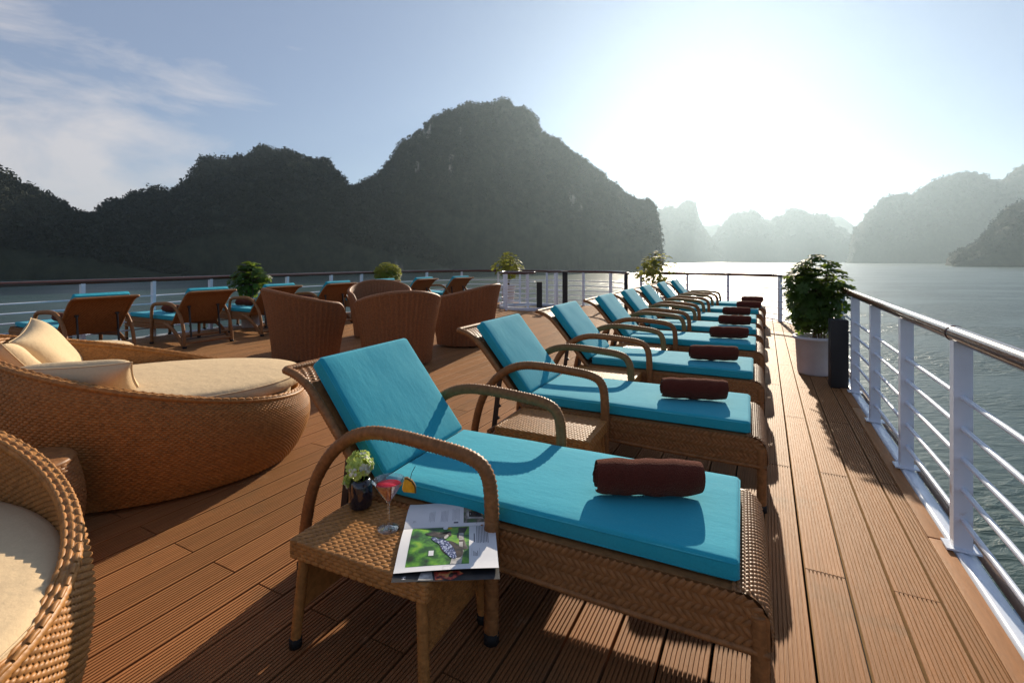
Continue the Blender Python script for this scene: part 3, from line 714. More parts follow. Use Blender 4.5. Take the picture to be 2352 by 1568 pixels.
    rim = np.array([Sb(np.array([u]), np.array([v]))[0] for u, v in [(0, v) for v in np.linspace(0, 1, 24)] + [(u, 1.0) for u in np.linspace(0.1, 0.9, 6)] + [(1, v) for v in np.linspace(1, 0, 24)]])
    m.tube(rim, 0.0175, 8, ring=0.002, pitch=0.014)
    m.build('back_panel', rat, root)
    for s in (-1, 1):
        a = o(0.27, 0.095); b_ = (1.575, 0.14)
        st = MB(); ax = np.array([b_[0] - a[0], b_[1] - a[1]]); L_ = np.linalg.norm(ax); ax /= L_; nn = np.array([-ax[1], ax[0]]) * 0.016
        y0, y1 = s * 0.215 - 0.006, s * 0.215 + 0.006
        pts = [np.array(a) + nn, np.array(b_) + nn, np.array(b_) - nn, np.array(a) - nn]
        V_ = [(p_[0], y0, p_[1]) for p_ in pts] + [(p_[0], y1, p_[1]) for p_ in pts]
        st.add(V_, [(0, 1, 2, 3), (7, 6, 5, 4), (0, 4, 5, 1), (1, 5, 6, 2), (2, 6, 7, 3), (3, 7, 4, 0)])
        for f in (0.42, 0.60, 0.78):                          # notches of the rack
            c = np.array(a) + ax * L_ * f - nn; tip = c - nn * 1.3 + ax * 0.012
            st.add([(c[0], y0, c[1]), (c[0] + ax[0] * .03, y0, c[1] + ax[1] * .03), (tip[0], y0, tip[1]), (c[0], y1, c[1]), (c[0] + ax[0] * .03, y1, c[1] + ax[1] * .03), (tip[0], y1, tip[1])], [(0, 3, 4, 1), (1, 4, 5, 2), (2, 5, 3, 0)], [(0, 1, 2), (5, 4, 3)])
        st.tube([(a[0], s * 0.215 - 0.02, a[1]), (a[0], s * 0.215 + 0.02, a[1])], 0.013, 8)
        st.build('strut', M['strut'], root, smooth=False)
    m = MB(); m.box((1.555, -0.30, 0.115), (1.59, 0.30, 0.125)); m.build('rack_bar', M['strut'], root, smooth=False)
    # cushions
    c = rounded_box(1.272, 0.60, 0.066, 0.017, 26, 14, crown=0.006, wr=0.0012, seed=3)
    c.xform(Matrix.Translation((0.636, 0, SZ - 0.066)))
    scush = link('seat_cushion', weld(c.mesh('seat_cushion', M['teal'])), root)
    c = rounded_box(0.565, 0.595, 0.066, 0.017, 22, 14, crown=0.006, wr=0.0016, seed=5)
    mt = Matrix.Translation((1.262, 0, SZ)) @ Matrix.Rotation(-R_(50.5), 4, 'Y') @ Matrix.Translation((0.2825 + 0.004, 0, -0.066))
    c.xform(mt); bc = link('back_cushion', weld(c.mesh('back_cushion', M['teal'])), root)
    def piping(mtx, ln, wd, z, par):
        e = smooth_path([(-ln / 2 + .012, -wd / 2 + .002, z), (ln / 2 - .012, -wd / 2 + .002, z), (ln / 2 - .002, -wd / 2 + .012, z), (ln / 2 - .002, wd / 2 - .012, z), (ln / 2 - .012, wd / 2 - .002, z), (-ln / 2 + .012, wd / 2 - .002, z), (-ln / 2 + .002, wd / 2 - .012, z), (-ln / 2 + .002, -wd / 2 + .012, z)], 1, True)
        g = MB(); g.tube(e, 0.0032, 6, closed=True); g.xform(mtx); g.build('piping', M['teal'], par)
    for z in (0.011, 0.055):
        piping(Matrix.Translation((0.636, 0, SZ - 0.066)), 1.272, 0.60, z, scush); piping(mt, 0.565, 0.595, z, bc)
    m = MB(); m.tube([(0.0 + 0.014 * math.cos(t) - 0.006 + 0.05, -0.302, SZ - 0.05 + 0.012 * math.sin(t)) for t in np.linspace(0, 6.283, 13)], 0.0018, 5, caps=False); m.build('tie_ring', M['white'], root)
    return root

def towel_mesh(seed):
    """a rolled bath towel lying along x"""
    rg = np.random.default_rng(seed); m = MB(); n = 74
    t = np.linspace(0, 1, n); ang = -0.6 + t * 2 * np.pi * 2.85; rad = 0.017 + 0.054 * t
    x = np.concatenate([[-0.185], np.linspace(-0.178, 0.178, 26), [0.185]])
    P = np.zeros((len(x), n, 3))
    for i, xx in enumerate(x):
        e = 1 - 0.16 * (abs(xx) / 0.185) ** 8
        k = 1 + 0.028 * np.sin(7 * xx * 9 + ang * 1.5 + seed) + 0.02 * math.sin(31 * xx + seed)
        r = rad * e * k
        P[i] = np.stack([xx + 0.012 * (1 - t) * np.sign(xx) * (abs(xx) > 0.17) + 0.004 * np.sin(ang), r * np.cos(ang), r * np.sin(ang) * 0.94], -1)
    P[:, :, 2] -= P[:, :, 2].min(); m.grid(P)
    # thick edge of the towel: inner layer closing the spiral
    P2 = P.copy(); c = np.array([0, 0, 0.05]); P2[:, :, 1] *= 0.90; P2[:, :, 2] = 0.06 + (P2[:, :, 2] - 0.06) * 0.90
    m.grid(P2[::-1]); 
    for i in (0, len(x) - 1):
        g = np.stack([P[i], P2[i]]); m.grid(g if i == 0 else g[::-1])
    m.grid(np.stack([P[:, -1], P2[:, -1]]))
    return m.mesh('towel', M['towel'])

loung = lounger_proto()
ORD = ['nearest', 'second nearest', 'third', 'fourth', 'fifth', 'sixth', 'seventh', 'farthest']
star_y = [1.81, 3.134, 4.42, 5.735, 6.91, 8.11, 9.39, 10.65]
star_x = [-0.075, -0.075, -0.085, -0.085, -0.10, -0.115, -0.10, -0.062]
star_r = [2.2, 1.6, 1.0, 0.8, 1.2, 0.6, 0.4, 0.2]
star_lab = ['turquoise cushioned rattan lounger nearest the camera, beside the table with the magazine',
            'second turquoise lounger from the camera in the starboard row, crossed by the plain side table',
            'third turquoise lounger from the camera in the starboard row', 'fourth turquoise lounger from the camera in the starboard row',
            'fifth turquoise lounger from the camera in the starboard row', 'sixth turquoise lounger from the camera in the starboard row',
            'seventh turquoise lounger of the starboard row, last but one before the bow', 'farthest turquoise lounger of the starboard row, nearest the bow railing']
tow_me = [towel_mesh(k) for k in range(3)]
tow_off = [(-0.30, -0.03, 25), (-0.31, -0.01, 17), (-0.30, -0.02, 16), (-0.26, -0.02, 12), (-0.25, 0.0, 11), (-0.27, 0.0, 10), (-0.15, -0.02, 9), (-0.16, -0.02, 8)]
tow_lab = ['large dark brown rolled towel on the nearest lounger', 'brown rolled towel on the second starboard lounger', 'brown rolled towel on the third starboard lounger', 'brown rolled towel on the fourth starboard lounger', 'brown rolled towel on the fifth starboard lounger', 'brown rolled towel on the sixth starboard lounger', 'brown rolled towel on the seventh starboard lounger', 'small brown rolled towel on the farthest starboard lounger']
for i in range(8):
    o = loung if i == 0 else copy_tree(loung)
    o.location = (star_x[i], star_y[i], 0); o.rotation_euler = (0, 0, R_(180 + star_r[i]))
    props(o, star_lab[i], 'sun lounger', 'loungers in the starboard row')
    dx, dy, a = tow_off[i]
    link('towel', tow_me[i % 3], None, (star_x[i] + dx, star_y[i] + dy, SZ + 0.005), (0, 0, R_(a)), label=tow_lab[i], cat='towel', group='rolled towels on the starboard loungers')
port_y = [3.02, 4.39, 5.65, 6.95, 8.25, 9.55, 10.75]
port_x = [-9.13, -9.15, -9.2, -9.15, -9.1, -8.95, -8.6]
port_r = [1, 0, 0, -1, -2, -5, -9]
port_lab = ['nearest lounger of the port row, its rattan back rising above the daybeds', 'second port lounger, whole rattan back and both rear legs in view', 'third port lounger, beside the leafy bush and half behind an armchair', 'fourth port lounger, back seen between the armchairs', 'fifth port lounger, only its cushion top shows below the round bush', 'sixth port lounger, last but one toward the bow', 'farthest port lounger, its back seen against the bow railing']
for i in range(7):
    o = copy_tree(loung); o.location = (port_x[i], port_y[i], 0); o.rotation_euler = (0, 0, R_(port_r[i]))
    props(o, port_lab[i], 'sun lounger', 'loungers in the port row')
for i in range(4):
    link('towel', tow_me[(i + 1) % 3], None, (port_x[i] + 0.72, port_y[i] - 0.02, SZ + 0.005), (0, 0, R_(6 + 4 * i)), label=['brown rolled towel on the nearest port lounger', 'brown rolled towel behind the armrest of the second port lounger', 'brown rolled towel on the third port lounger', 'brown rolled towel on the fourth port lounger'][i], cat='towel', group='rolled towels on the port loungers')

# ------------------------------------------------------------------ woven side tables
TZ = 0.365
def table_proto():
    root = empty('side_table'); W, D, H = 0.545, 0.385, 0.062; rat = M['rattan']
    m = MB(); m.box((-W / 2, -D / 2, TZ - H), (W / 2, D / 2, TZ - 0.004))
    faces = [(lambda u, v: np.stack([-W / 2 + W * np.asarray(u, float), -D / 2 + D * np.asarray(v, float), np.full(np.shape(u), TZ - 0.004)], -1), 17, 27, 0.0155),
             (lambda u, v: np.stack([-W / 2 + W * np.asarray(u, float), np.full(np.shape(u), -D / 2), TZ - H + (H - .004) * np.asarray(v, float)], -1), 17, 5, 0.0135),
             (lambda u, v: np.stack([W / 2 - W * np.asarray(u, float), np.full(np.shape(u), D / 2), TZ - H + (H - .004) * np.asarray(v, float)], -1), 17, 5, 0.0135),
             (lambda u, v: np.stack([np.full(np.shape(u), W / 2), -D / 2 + D * np.asarray(u, float), TZ - H + (H - .004) * np.asarray(v, float)], -1), 12, 5, 0.0135),
             (lambda u, v: np.stack([np.full(np.shape(u), -W / 2), D / 2 - D * np.asarray(u, float), TZ - H + (H - .004) * np.asarray(v, float)], -1), 12, 5, 0.0135)]
    for S, nc, nr, w in faces:
        A = []; B = []
        for j in range(nr):
            for k in range(-1, nc):
                f = (j % 3) / 3 if nr > 6 else (j % 2) / 2
                a0, a1 = (k + f) / nc, (k + f + (0.93 if nr > 6 else 0.95)) / nc
                a0, a1 = max(a0, 0), min(a1, 1)
                if a1 - a0 < 0.2 / nc: continue
                sk = 0.32 / nr if nr > 6 else 0.0
                A.append((a0, (j + 0.5) / nr - sk)); B.append((a1, (j + 0.5) / nr + sk))
        strands(m, S, A, B, w, 0.0055, nlen=5)
    m.build('tabletop', rat, root)
    cap = MB(); cap.tube([(0, 0, 0), (0, 0, 0.03)], 0.021, 10); cme = cap.mesh('foot_cap', M['rubber'])
    for sx in (-1, 1):
        for sy in (-1, 1):
            m = MB(); m.tube([(sx * (W / 2 - 0.035), sy * (D / 2 - 0.03), TZ - H + 0.01), (sx * (W / 2 - 0.012), sy * (D / 2 - 0.012), 0.018)], 0.0175, 9, ring=0.0015, pitch=0.012)
            lg = m.build('leg', rat, root); link('foot_cap', cme, lg, (sx * (W / 2 - 0.012), sy * (D / 2 - 0.012), 0))
        def Se(u, v):
            u = np.asarray(u, float); v = np.asarray(v, float); uu = u if sx > 0 else 1 - u
            z = 0.125 + (TZ - H - 0.125) * v
            return np.stack([sx * (W / 2 - 0.020 - 0.012 * v), (D / 2 - 0.03) * (2 * uu - 1), z], -1)
        m = MB(); U, V = np.meshgrid(np.linspace(0, 1, 5), np.linspace(0, 1, 4), indexing='ij'); G = Se(U.ravel(), V.ravel()).reshape(5, 4, 3); m.grid(G); Gi = G.copy(); Gi[:, :, 0] -= sx * 0.012; m.grid(Gi[::-1])
        A = []; B = []
        for j in range(15):
            for k in range(-1, 14):
                a0, a1 = max((k + (j % 2) / 2) / 14, 0), min((k + (j % 2) / 2 + 0.9) / 14, 1)
                if a1 - a0 > 0.02: A.append((a0, (j + 0.5) / 15)); B.append((a1, (j + 0.5) / 15))
        strands(m, Se, A, B, 0.0115, 0.004); m.build('end_panel', rat, root)
    return root
tab = table_proto()
TAB1 = (-1.150, 1.30)
for i, (x, y, r, lab) in enumerate([(TAB1[0], TAB1[1], 3, 'woven rattan side table holding the vase, cocktail and magazine'), (-1.08, 2.57, 2, 'empty woven side table between the two nearest loungers'), (-1.18, 3.92, 1, 'empty woven side table between the second and third starboard loungers'), (-1.17, 5.20, 1, 'woven side table between the third and fourth starboard loungers')]):
    o = tab if i == 0 else copy_tree(tab); o.location = (x, y, 0); o.rotation_euler = (0, 0, R_(r)); props(o, lab, 'side table', 'side tables along the starboard loungers')

# ------------------------------------------------------------------ round daybeds
DA, DB_ = 0.85, 0.635
def daybed_proto():
    root = empty('daybed'); rat = M['rattan']
    rim_h = lambda t: 0.44 + 0.41 * ((1 - np.cos(t)) / 2) ** 1.16
    def kout(s): return np.interp(s, np.linspace(0, 1, 9), [0.87, 0.915, 0.95, 0.975, 0.992, 1.0, 0.998, 0.985, 0.955])
    def So(u, v):
        t = np.asarray(u, float) * 2 * np.pi; v = np.asarray(v, float); k = kout(v)
        return np.stack([DA * k * np.cos(t), DB_ * k * np.sin(t), 0.02 + (rim_h(t) - 0.04) * v], -1)
    def Si(u, v):                                             # inner face, from the rim down to the seat
        t = -np.asarray(u, float) * 2 * np.pi; v = np.asarray(v, float); hh = rim_h(t)
        k = 0.915 - 0.02 * (1 - v)
        return np.stack([DA * k * np.cos(t), DB_ * k * np.sin(t), 0.28 + (hh - 0.30) * v], -1)
    m = MB()
    for S, n in ((So, 10), (Si, 4)):
        U, V = np.meshgrid(np.linspace(0, 1, 97)[:-1], np.linspace(0, 1, n), indexing='ij'); G = S(U.ravel(), V.ravel()).reshape(96, n, 3); m.grid(G, cu=True)
    nr, nc = 50, 164; A = []; B = []
    for j in range(nr):
        for k in range(nc):
            f = 0.5 * (j % 2); A.append(((k + f) / nc, (j + 0.5) / nr)); B.append(((k + f + 0.80) / nc, (j + 0.5) / nr))
    strands(m, So, A, B, 0.0112, 0.0075, lift=0.001)
    A = []; B = []
    for j in range(nr):                                       # upright stakes glimpsed between the pieces
        for k in range(nc): f = 0.5 * (j % 2); A.append(((k + f - 0.10) / nc, (j) / nr)); B.append(((k + f - 0.10) / nc, (j + 1.0) / nr))
    strands(m, So, A, B, 0.009, 0.002, nlen=2)
    nr2 = 34; A = []; B = []
    for j in range(nr2):
        for k in range(nc): f = 0.5 * (j % 2); A.append(((k + f) / nc, (j + 0.5) / nr2)); B.append(((k + f + 0.80) / nc, (j + 0.5) / nr2))
    strands(m, Si, A, B, 0.0118, 0.0065)
    m.build('basket', rat, root)
    t = np.linspace(0, 2 * np.pi, 121)[:-1]
    P = np.stack([DA * 0.937 * np.cos(t), DB_ * 0.937 * np.sin(t), rim_h(t) - 0.018], -1)
    m = MB(); m.tube(P, 0.021, 10, closed=True, ring=0.0016, pitch=0.02, twist=1.0, flat=(1.25, 0.8))
    for off, ph in ((-0.016, 0), (0.0, 1), (0.016, 2)):      # braid lying along the top of the rim
        pts = P + np.stack([np.cos(t) * off, np.sin(t) * off, np.full_like(t, 0.014)], -1)
        rr = resample(pts, 0.042, True); n = len(rr); a = rr + (np.roll(rr, -1, 0) - rr) * 0.06 * ph
        b = rr + (np.roll(rr, -1, 0) - rr) * 0.93
        for q0, q1 in zip(a, b): m.tube([q0 - [0, 0, .002], (q0 + q1) / 2 + [0, 0, .0015], q1 - [0, 0, .002]], [0.0058, 0.0070, 0.0058], 6, caps=False)
    m.build('rim', rat, root)
    # mattress: soft edged oval block
    t = np.linspace(0, 2 * np.pi, 97)[:-1]; rows = []; kf = 0.055 * (1 + np.cos(t)) / 2
    for k, z in [(0.0, 0.598), (0.3, 0.596), (0.6, 0.588), (0.78, 0.576), (0.84, 0.568), (0.868, 0.560), (0.882, 0.545), (0.888, 0.525), (0.885, 0.485), (0.87, 0.46), (0.86, 0.41), (0.86, 0.34), (0.85, 0.30), (0.0, 0.30)]:
        rip = 0.0022 * np.sin(t * 23 + z * 40) * (k > 0.8) * (z < 0.56)
        kk = k + rip + (kf * (k / 0.888) if z > 0.47 else 0)
        rows.append(np.stack([DA * kk * np.cos(t), DB_ * kk * np.sin(t), np.full_like(t, z) + 0.004 * np.sin(3 * t + 1) * k], -1))
    m = MB(); m.grid(np.array(rows), cv=True)
    me = weld(m.mesh('mattress', M['cream'])); mt = link('mattress', me, root)
    pm = MB(); pm.tube(np.stack([DA * (0.884 + kf) * np.cos(t), DB_ * (0.884 + kf) * np.sin(t), np.full_like(t, 0.546) + 0.004 * np.sin(3 * t + 1) * .89], -1), 0.0035, 6, closed=True); pm.build('piping', M['cream'], mt)
    return root
day = daybed_proto()
D1 = (-3.332, 1.659, 53.3)
for i, (x, y, r, lab) in enumerate([(D1[0], D1[1], D1[2], 'large oval rattan daybed with cream mattress and three pillows'), (-2.127, 0.111, 2.4, 'rattan daybed cut off at the lower left corner, braided rim close to the camera'), (-5.67, 1.73, 92, 'rattan daybed behind the pillows, only a strip of its cream mattress showing')]):
    o = day if i == 0 else copy_tree(day); o.location = (x, y, 0)
    if i:
        for c_ in o.children:
            if c_.name.startswith('mattress'): c_.location.z = -0.085
    o.rotation_euler = (0, 0, R_(r)); props(o, lab, 'daybed', 'oval rattan daybeds on the port side')

def pillow_mesh(w, h, t, seed):
    rg = np.random.default_rng(seed); n = 26
    u = np.linspace(-1, 1, n); U, V = np.meshgrid(u, u, indexing='ij')
    pin = 0.10
    X = U * w / 2 * (1 - pin * (1 - V ** 2)); Y = V * h / 2 * (1 - pin * (1 - U ** 2))
    Zt = t / 2 * ((1 - U ** 4).clip(0) * (1 - V ** 4).clip(0)) ** 0.55
    wr = sum(rg.normal() * 0.0035 * np.sin(U * rg.normal(0, 5) + V * rg.normal(0, 5) + rg.random() * 6) for _ in range(6)) * (1 - U ** 8) * (1 - V ** 8)
    m = MB(); m.grid(np.stack([X, Y, Zt + wr], -1)); m.grid(np.stack([X, Y, -Zt + wr * .3], -1)[::-1])
    e = np.concatenate([np.stack([X[:, 0], Y[:, 0], 0 * u], -1), np.stack([X[-1, 1:], Y[-1, 1:], 0 * u[1:]], -1), np.stack([X[::-1, -1][1:], Y[::-1, -1][1:], 0 * u[1:]], -1), np.stack([X[0, ::-1][1:-1], Y[0, ::-1][1:-1], 0 * u[1:-1]], -1)])
    m.tube(e, 0.003, 5, closed=True)
    return weld(m.mesh('pillow', M['cream']))
def pillow(loc, rot, seed, label, w=0.50, h=0.46, t=0.17):
    link('pillow', pillow_mesh(w, h, t, seed), None, loc, tuple(R_(a) for a in rot), label=label, cat='pillow', group='cream pillows on the big daybed')
pillow((-3.21, 1.225, 0.635), (133, 0, 48), 1, 'cream pillow lying along the near rim of the big daybed', 0.50, 0.34, 0.17)
pillow((-3.92, 1.32, 0.70), (122, 10, -28), 2, 'upright cream pillow, tallest of the three on the big daybed', 0.50, 0.44, 0.19)
pillow((-3.76, 1.11, 0.665), (125, -10, 2), 3, 'cream pillow cut by the left edge, squeezed between the other two', 0.46, 0.38, 0.18)

# dark wicker stool between the two near daybeds
sx_, sy_ = at(52, 1046, 0.45)
st = empty('wicker_stool', (sx_, sy_, 0), label='small dark round wicker stool between the two near daybeds', cat='stool')
def Sst(u, v):
    t = np.asarray(u, float) * 2 * np.pi; v = np.asarray(v, float); r = 0.17 + 0.035 * np.sin(np.pi * v)
    return np.stack([r * np.cos(t), r * np.sin(t), 0.01 + 0.40 * v], -1)
m = MB(); U, V = np.meshgrid(np.linspace(0, 1, 33)[:-1], np.linspace(0, 1, 8), indexing='ij'); m.grid(Sst(U.ravel(), V.ravel()).reshape(32, 8, 3), cu=True)
A = [((k + 0.5 * (j % 2)) / 34, (j + .5) / 30) for j in range(30) for k in range(34)]; strands(m, Sst, A, [(a + 0.026, b) for a, b in A], 0.012, 0.005)
m.build('basket', M['rattan_dark'], st)
m = MB(); m.lathe([(0.0, 0.432), (0.12, 0.432), (0.165, 0.425), (0.178, 0.412), (0.17, 0.402)], 32); m.build('lid', M['rattan_dark'], st)

# ------------------------------------------------------------------ wicker tub armchairs
def chair_proto():
    root = empty('tub_armchair'); rat = M['rattan_chair']
    # t runs round the shell from the left arm front, behind, to the right arm front. Front of the chair faces +x
    a0 = R_(50)
    ang = lambda u: a0 + (2 * np.pi - 2 * a0) * np.asarray(u, float)
    def hgt(t):
        e = np.minimum(t - a0, 2 * np.pi - a0 - t)
        return 0.70 + 0.215 * ((1 - np.cos(t)) / 2) ** 1.7 - 0.15 * np.clip(1 - e / 0.30, 0, 1) ** 2.2
    def shell(t, v, inner):
        v = np.asarray(v, float); back = (1 - np.cos(t)) / 2
        k = 0.80 + 0.20 * v ** 1.3 + 0.05 * v ** 3 * back
        if inner: k = k - 0.105
        return np.stack([0.545 * k * np.cos(t), 0.515 * k * np.sin(t), 0.03 + (hgt(t) - 0.03) * v], -1)
    So = lambda u, v: shell(ang(u), v, False)
    Si = lambda u, v: shell(ang(1 - np.asarray(u, float)), v, True)
    m = MB(); NC = 38
    for S in (So, Si):
        n = NC * 4 + 1; u = np.linspace(0, 1, n); U, V = np.meshgrid(u, np.linspace(0, 1, 9), indexing='ij')
        G = S(U.ravel(), V.ravel()).reshape(n, 9, 3)
        rad = G[:, :, :2] / (np.linalg.norm(G[:, :, :2], axis=2)[:, :, None] + 1e-9); sgn = 1 if S is So else -1
        G[:, :, :2] += sgn * rad * (0.010 * np.cos(2 * np.pi * u * NC))[:, None, None]
        m.grid(G)
        nr = 44; A = []; B = []
        for j in range(nr):
            for k in range(NC):
                if j % 2 == 0 and k == NC - 1: continue
                f = 0.5 * ((j + 1) % 2)
                A.append(((k + f + 0.02) / NC, (j + .5) / nr)); B.append(((k + f + 0.98) / NC, (j + .5) / nr))
        strands(m, S, A, B, 0.0165, 0.0085, nlen=3)
    m.build('shell', rat, root)
    u = np.linspace(0, 1, 50); E = np.concatenate([So(u * 0, np.linspace(0.0, 0.97, 50)), (So(u, u * 0 + 1) + Si(1 - u, u * 0 + 1)) / 2, So(u * 0 + 1, np.linspace(0.97, 0.0, 50))])
    mid = (So(u, u * 0 + 1) + Si(1 - u, u * 0 + 1)) / 2
    fl = lambda uu: np.array([(So(np.array([uu]), np.array([v])) + Si(np.array([1 - uu]), np.array([v])))[0] / 2 for v in np.linspace(0, 0.93, 10)])
    path = np.concatenate([fl(0.0), mid[1:-1], fl(1.0)[::-1]])
    m = MB(); m.tube(smooth_path(path, 2), 0.027, 10, ring=0.003, pitch=0.020, twist=0.5, flat=(1.0, 1.0)); m.build('rim', rat, root)
    m = MB(); pts = [(0.31, -0.25), (0.31, 0.25), (0.0, 0.34), (-0.30, 0.22), (-0.33, -0.0), (-0.30, -0.22), (0.0, -0.34)]
    th = np.linspace(0, 2 * np.pi, 41)[:-1]
    rows = [np.stack([0.36 * k * np.cos(th), 0.345 * k * np.sin(th), np.full(40, z)], -1) for k, z in [(0, .46), (.6, .46), (.9, .452), (.97, .435), (.97, .37), (.9, .355), (0, .355)]]
    m.grid(np.array(rows), cv=True); link('seat_cushion', weld(m.mesh('seat_cushion', M['teal'])), root)
    m = MB(); rows = [np.stack([0.37 * k * np.cos(th), 0.38 * k * np.sin(th), np.full(40, z)], -1) for k, z in [(0, .35), (1, .35), (1, .06), (0, .06)]]; m.grid(np.array(rows), cv=True); m.build('seat_base', rat, root, smooth=False)
    cap = MB(); cap.tube([(0, 0, 0), (0, 0, 0.06)], 0.02, 8); cme = cap.mesh('foot', M['rubber'])
    for a in (45, 135, 225, 315): link('foot', cme, root, (0.30 * math.cos(R_(a)), 0.30 * math.sin(R_(a)), 0))
    return root
chair = chair_proto()
cen = (-4.95, 5.4)
for i, (x, y, lab, sc) in enumerate([(-5.40, 4.47, 'brown wicker tub chair on the left of the group, seen from its side', 1.0), (-4.11, 4.75, 'brown wicker tub chair nearest the camera, its back turned to it', 1.0), (-4.12, 6.28, 'brown wicker tub chair on the right of the group, seen from its side', 1.0), (-5.83, 6.28, 'brown wicker tub chair facing the camera from behind the other chairs', 1.0)]):
    o = chair if i == 0 else copy_tree(chair); o.location = (x, y, 0)
    o.rotation_euler = (0, 0, math.atan2(cen[1] - y, cen[0] - x) + R_([4, 0, -42, 0][i])); props(o, lab, 'armchair', 'wicker tub chairs grouped face to face')

# ------------------------------------------------------------------ things on the near table: vase, flowers, cocktail, magazine
T0 = TZ + 0.0045
M['vase'] = mat('black_glaze', (0.012, 0.012, 0.02), 0.12, 0.6, coat=0.5)
M['petal'] = mat('petal', (0.50, 0.62, 0.16), 0.6, 0.2, obj_var=0.25, var=(60, 0.2), sss=(0.35, (0.55, 0.62, 0.2)))
M['petal_w'] = mat('petal_white', (0.75, 0.76, 0.66), 0.6, 0.2, sss=(0.3, (0.7, 0.7, 0.5)))
def thin_glass(name, tint, fac_lo, fac_hi, body=None):
    m = bpy.data.materials.new(name); m.use_nodes = True; nt = m.node_tree; nt.nodes.clear()
    o = nt.nodes.new('ShaderNodeOutputMaterial'); t = nt.nodes.new('ShaderNodeBsdfTransparent'); t.inputs['Color'].default_value = (*tint, 1)
    g = nt.nodes.new('ShaderNodeBsdfGlossy'); g.inputs['Roughness'].default_value = 0.03; lw = nt.nodes.new('ShaderNodeLayerWeight'); lw.inputs['Blend'].default_value = 0.35
    mr = nt.nodes.new('ShaderNodeMapRange'); mr.inputs['To Min'].default_value = fac_lo; mr.inputs['To Max'].default_value = fac_hi
    mx = nt.nodes.new('ShaderNodeMixShader'); nt.links.new(lw.outputs['Facing'], mr.inputs['Value']); nt.links.new(mr.outputs[0], mx.inputs[0])
    base = t.outputs[0]
    if body:
        d = nt.nodes.new('ShaderNodeBsdfTranslucent'); d.inputs['Color'].default_value = (*body, 1); d2 = nt.nodes.new('ShaderNodeBsdfDiffuse'); d2.inputs['Color'].default_value = (*body, 1)
        m2 = nt.nodes.new('ShaderNodeMixShader'); m2.inputs[0].default_value = 0.5; nt.links.new(d.outputs[0], m2.inputs[1]); nt.links.new(d2.outputs[0], m2.inputs[2])
        m3 = nt.nodes.new('ShaderNodeMixShader'); m3.inputs[0].default_value = 0.82; nt.links.new(t.outputs[0], m3.inputs[1]); nt.links.new(m2.outputs[0], m3.inputs[2]); base = m3.outputs[0]
    nt.links.new(base, mx.inputs[1]); nt.links.new(g.outputs[0], mx.inputs[2]); nt.links.new(mx.outputs[0], o.inputs['Surface'])
    return m
M['glass'] = thin_glass('clear_glass', (0.94, 0.95, 0.95), 0.05, 0.75)
M['drink'] = thin_glass('pink_drink', (0.85, 0.10, 0.18), 0.02, 0.15, (0.80, 0.05, 0.10))
M['pine'] = mat('pineapple', (0.75, 0.42, 0.03), 0.5, 0.3, var=(60, 0.3), sss=(0.3, (0.8, 0.45, 0.03)))
M['pine_rind'] = mat('pineapple_rind', (0.16, 0.09, 0.03), 0.8, 0.2, var=(90, 0.5))
M['paper'] = mat('paper', (0.72, 0.72, 0.74), 0.45, 0.3)
M['ink'] = mat('ink', (0.12, 0.12, 0.15), 0.6, 0.2)
M['inkgrey'] = mat('ink_grey', (0.42, 0.42, 0.45), 0.6, 0.2)
vx, vy = at(828.7, 1164, TZ)
m = MB(); m.lathe([(0, 0.0), (0.037, 0.0), (0.042, 0.006), (0.0435, 0.045), (0.043, 0.080), (0.038, 0.097), (0.031, 0.105), (0.028, 0.105), (0.032, 0.095), (0.036, 0.07), (0.0, 0.065)], 40)
m.build('vase', M['vase'], loc=(vx, vy, T0), label='small glossy black vase on the near woven table', cat='vase')
fl = empty('flower_bunch', (vx, vy, T0), label='bunch of green and white hydrangea flowers standing in the black vase', cat='flowers')
def floret(r):
    m = MB()
    for k in range(4):
        a = k * math.pi / 2 + 0.3; c, s = math.cos(a), math.sin(a); t = np.linspace(-1, 1, 5); P = []
        for d, w, z in ((0.05, 0.15, 0.0), (0.45, 0.40, 0.10), (0.8, 0.42, 0.16), (1.0, 0.22, 0.10)):
            P.append([((d * c - w * u * s) * r, (d * s + w * u * c) * r, (z - 0.06 * u * u) * r) for u in t])
        m.grid(np.array(P))
    m.lathe([(0, 0.14 * r), (0.1 * r, 0.10 * r), (0.13 * r, 0.0)], 8)
    return m
f1 = floret(0.0145).mesh('floret', M['petal']); f2 = floret(0.017).mesh('floret', M['petal_w'])
rg = random.Random(5)
for k in range(118):
    z = rg.uniform(-0.75, 1); a = rg.uniform(0, 6.283); q_ = math.sqrt(max(0, 1 - z * z)); n = Vector((q_ * math.cos(a), q_ * math.sin(a), z))
    lump = 0.88 + 0.16 * math.sin(3 * a + 4 * z)
    c = Vector((n.x * 0.046 * lump - 0.004, n.y * 0.046 * lump, 0.152 + n.z * 0.054 * lump))
    if k > 104: c = Vector((-0.036 + rg.uniform(-.014, .014), -0.030 + rg.uniform(-.014, .014), 0.100 + rg.uniform(-.014, .012)))
    w = (n.x * 0.7 + n.y * -0.1 + rg.uniform(-0.4, 0.4)) > 0.42
    o = link('floret', f2 if w else f1, fl); o.location = c
    d = (n + Vector((rg.uniform(-.35, .35), rg.uniform(-.35, .35), rg.uniform(-.2, .35)))).normalized()
    o.rotation_euler = (d.to_track_quat('Z', 'Y') @ Matrix.Rotation(rg.uniform(0, 6), 3, 'Z').to_quaternion()).to_euler()
    s = rg.uniform(0.75, 1.15); o.scale = (s, s, s)
m = MB()
for k in range(5): m.tube([(0.01 * math.cos(k * 1.3), 0.01 * math.sin(k * 1.3), 0.07), (0.02 * math.cos(k * 1.3), 0.02 * math.sin(k * 1.3), 0.13)], 0.0025, 6)
m.build('stem', M['leaf'], fl)

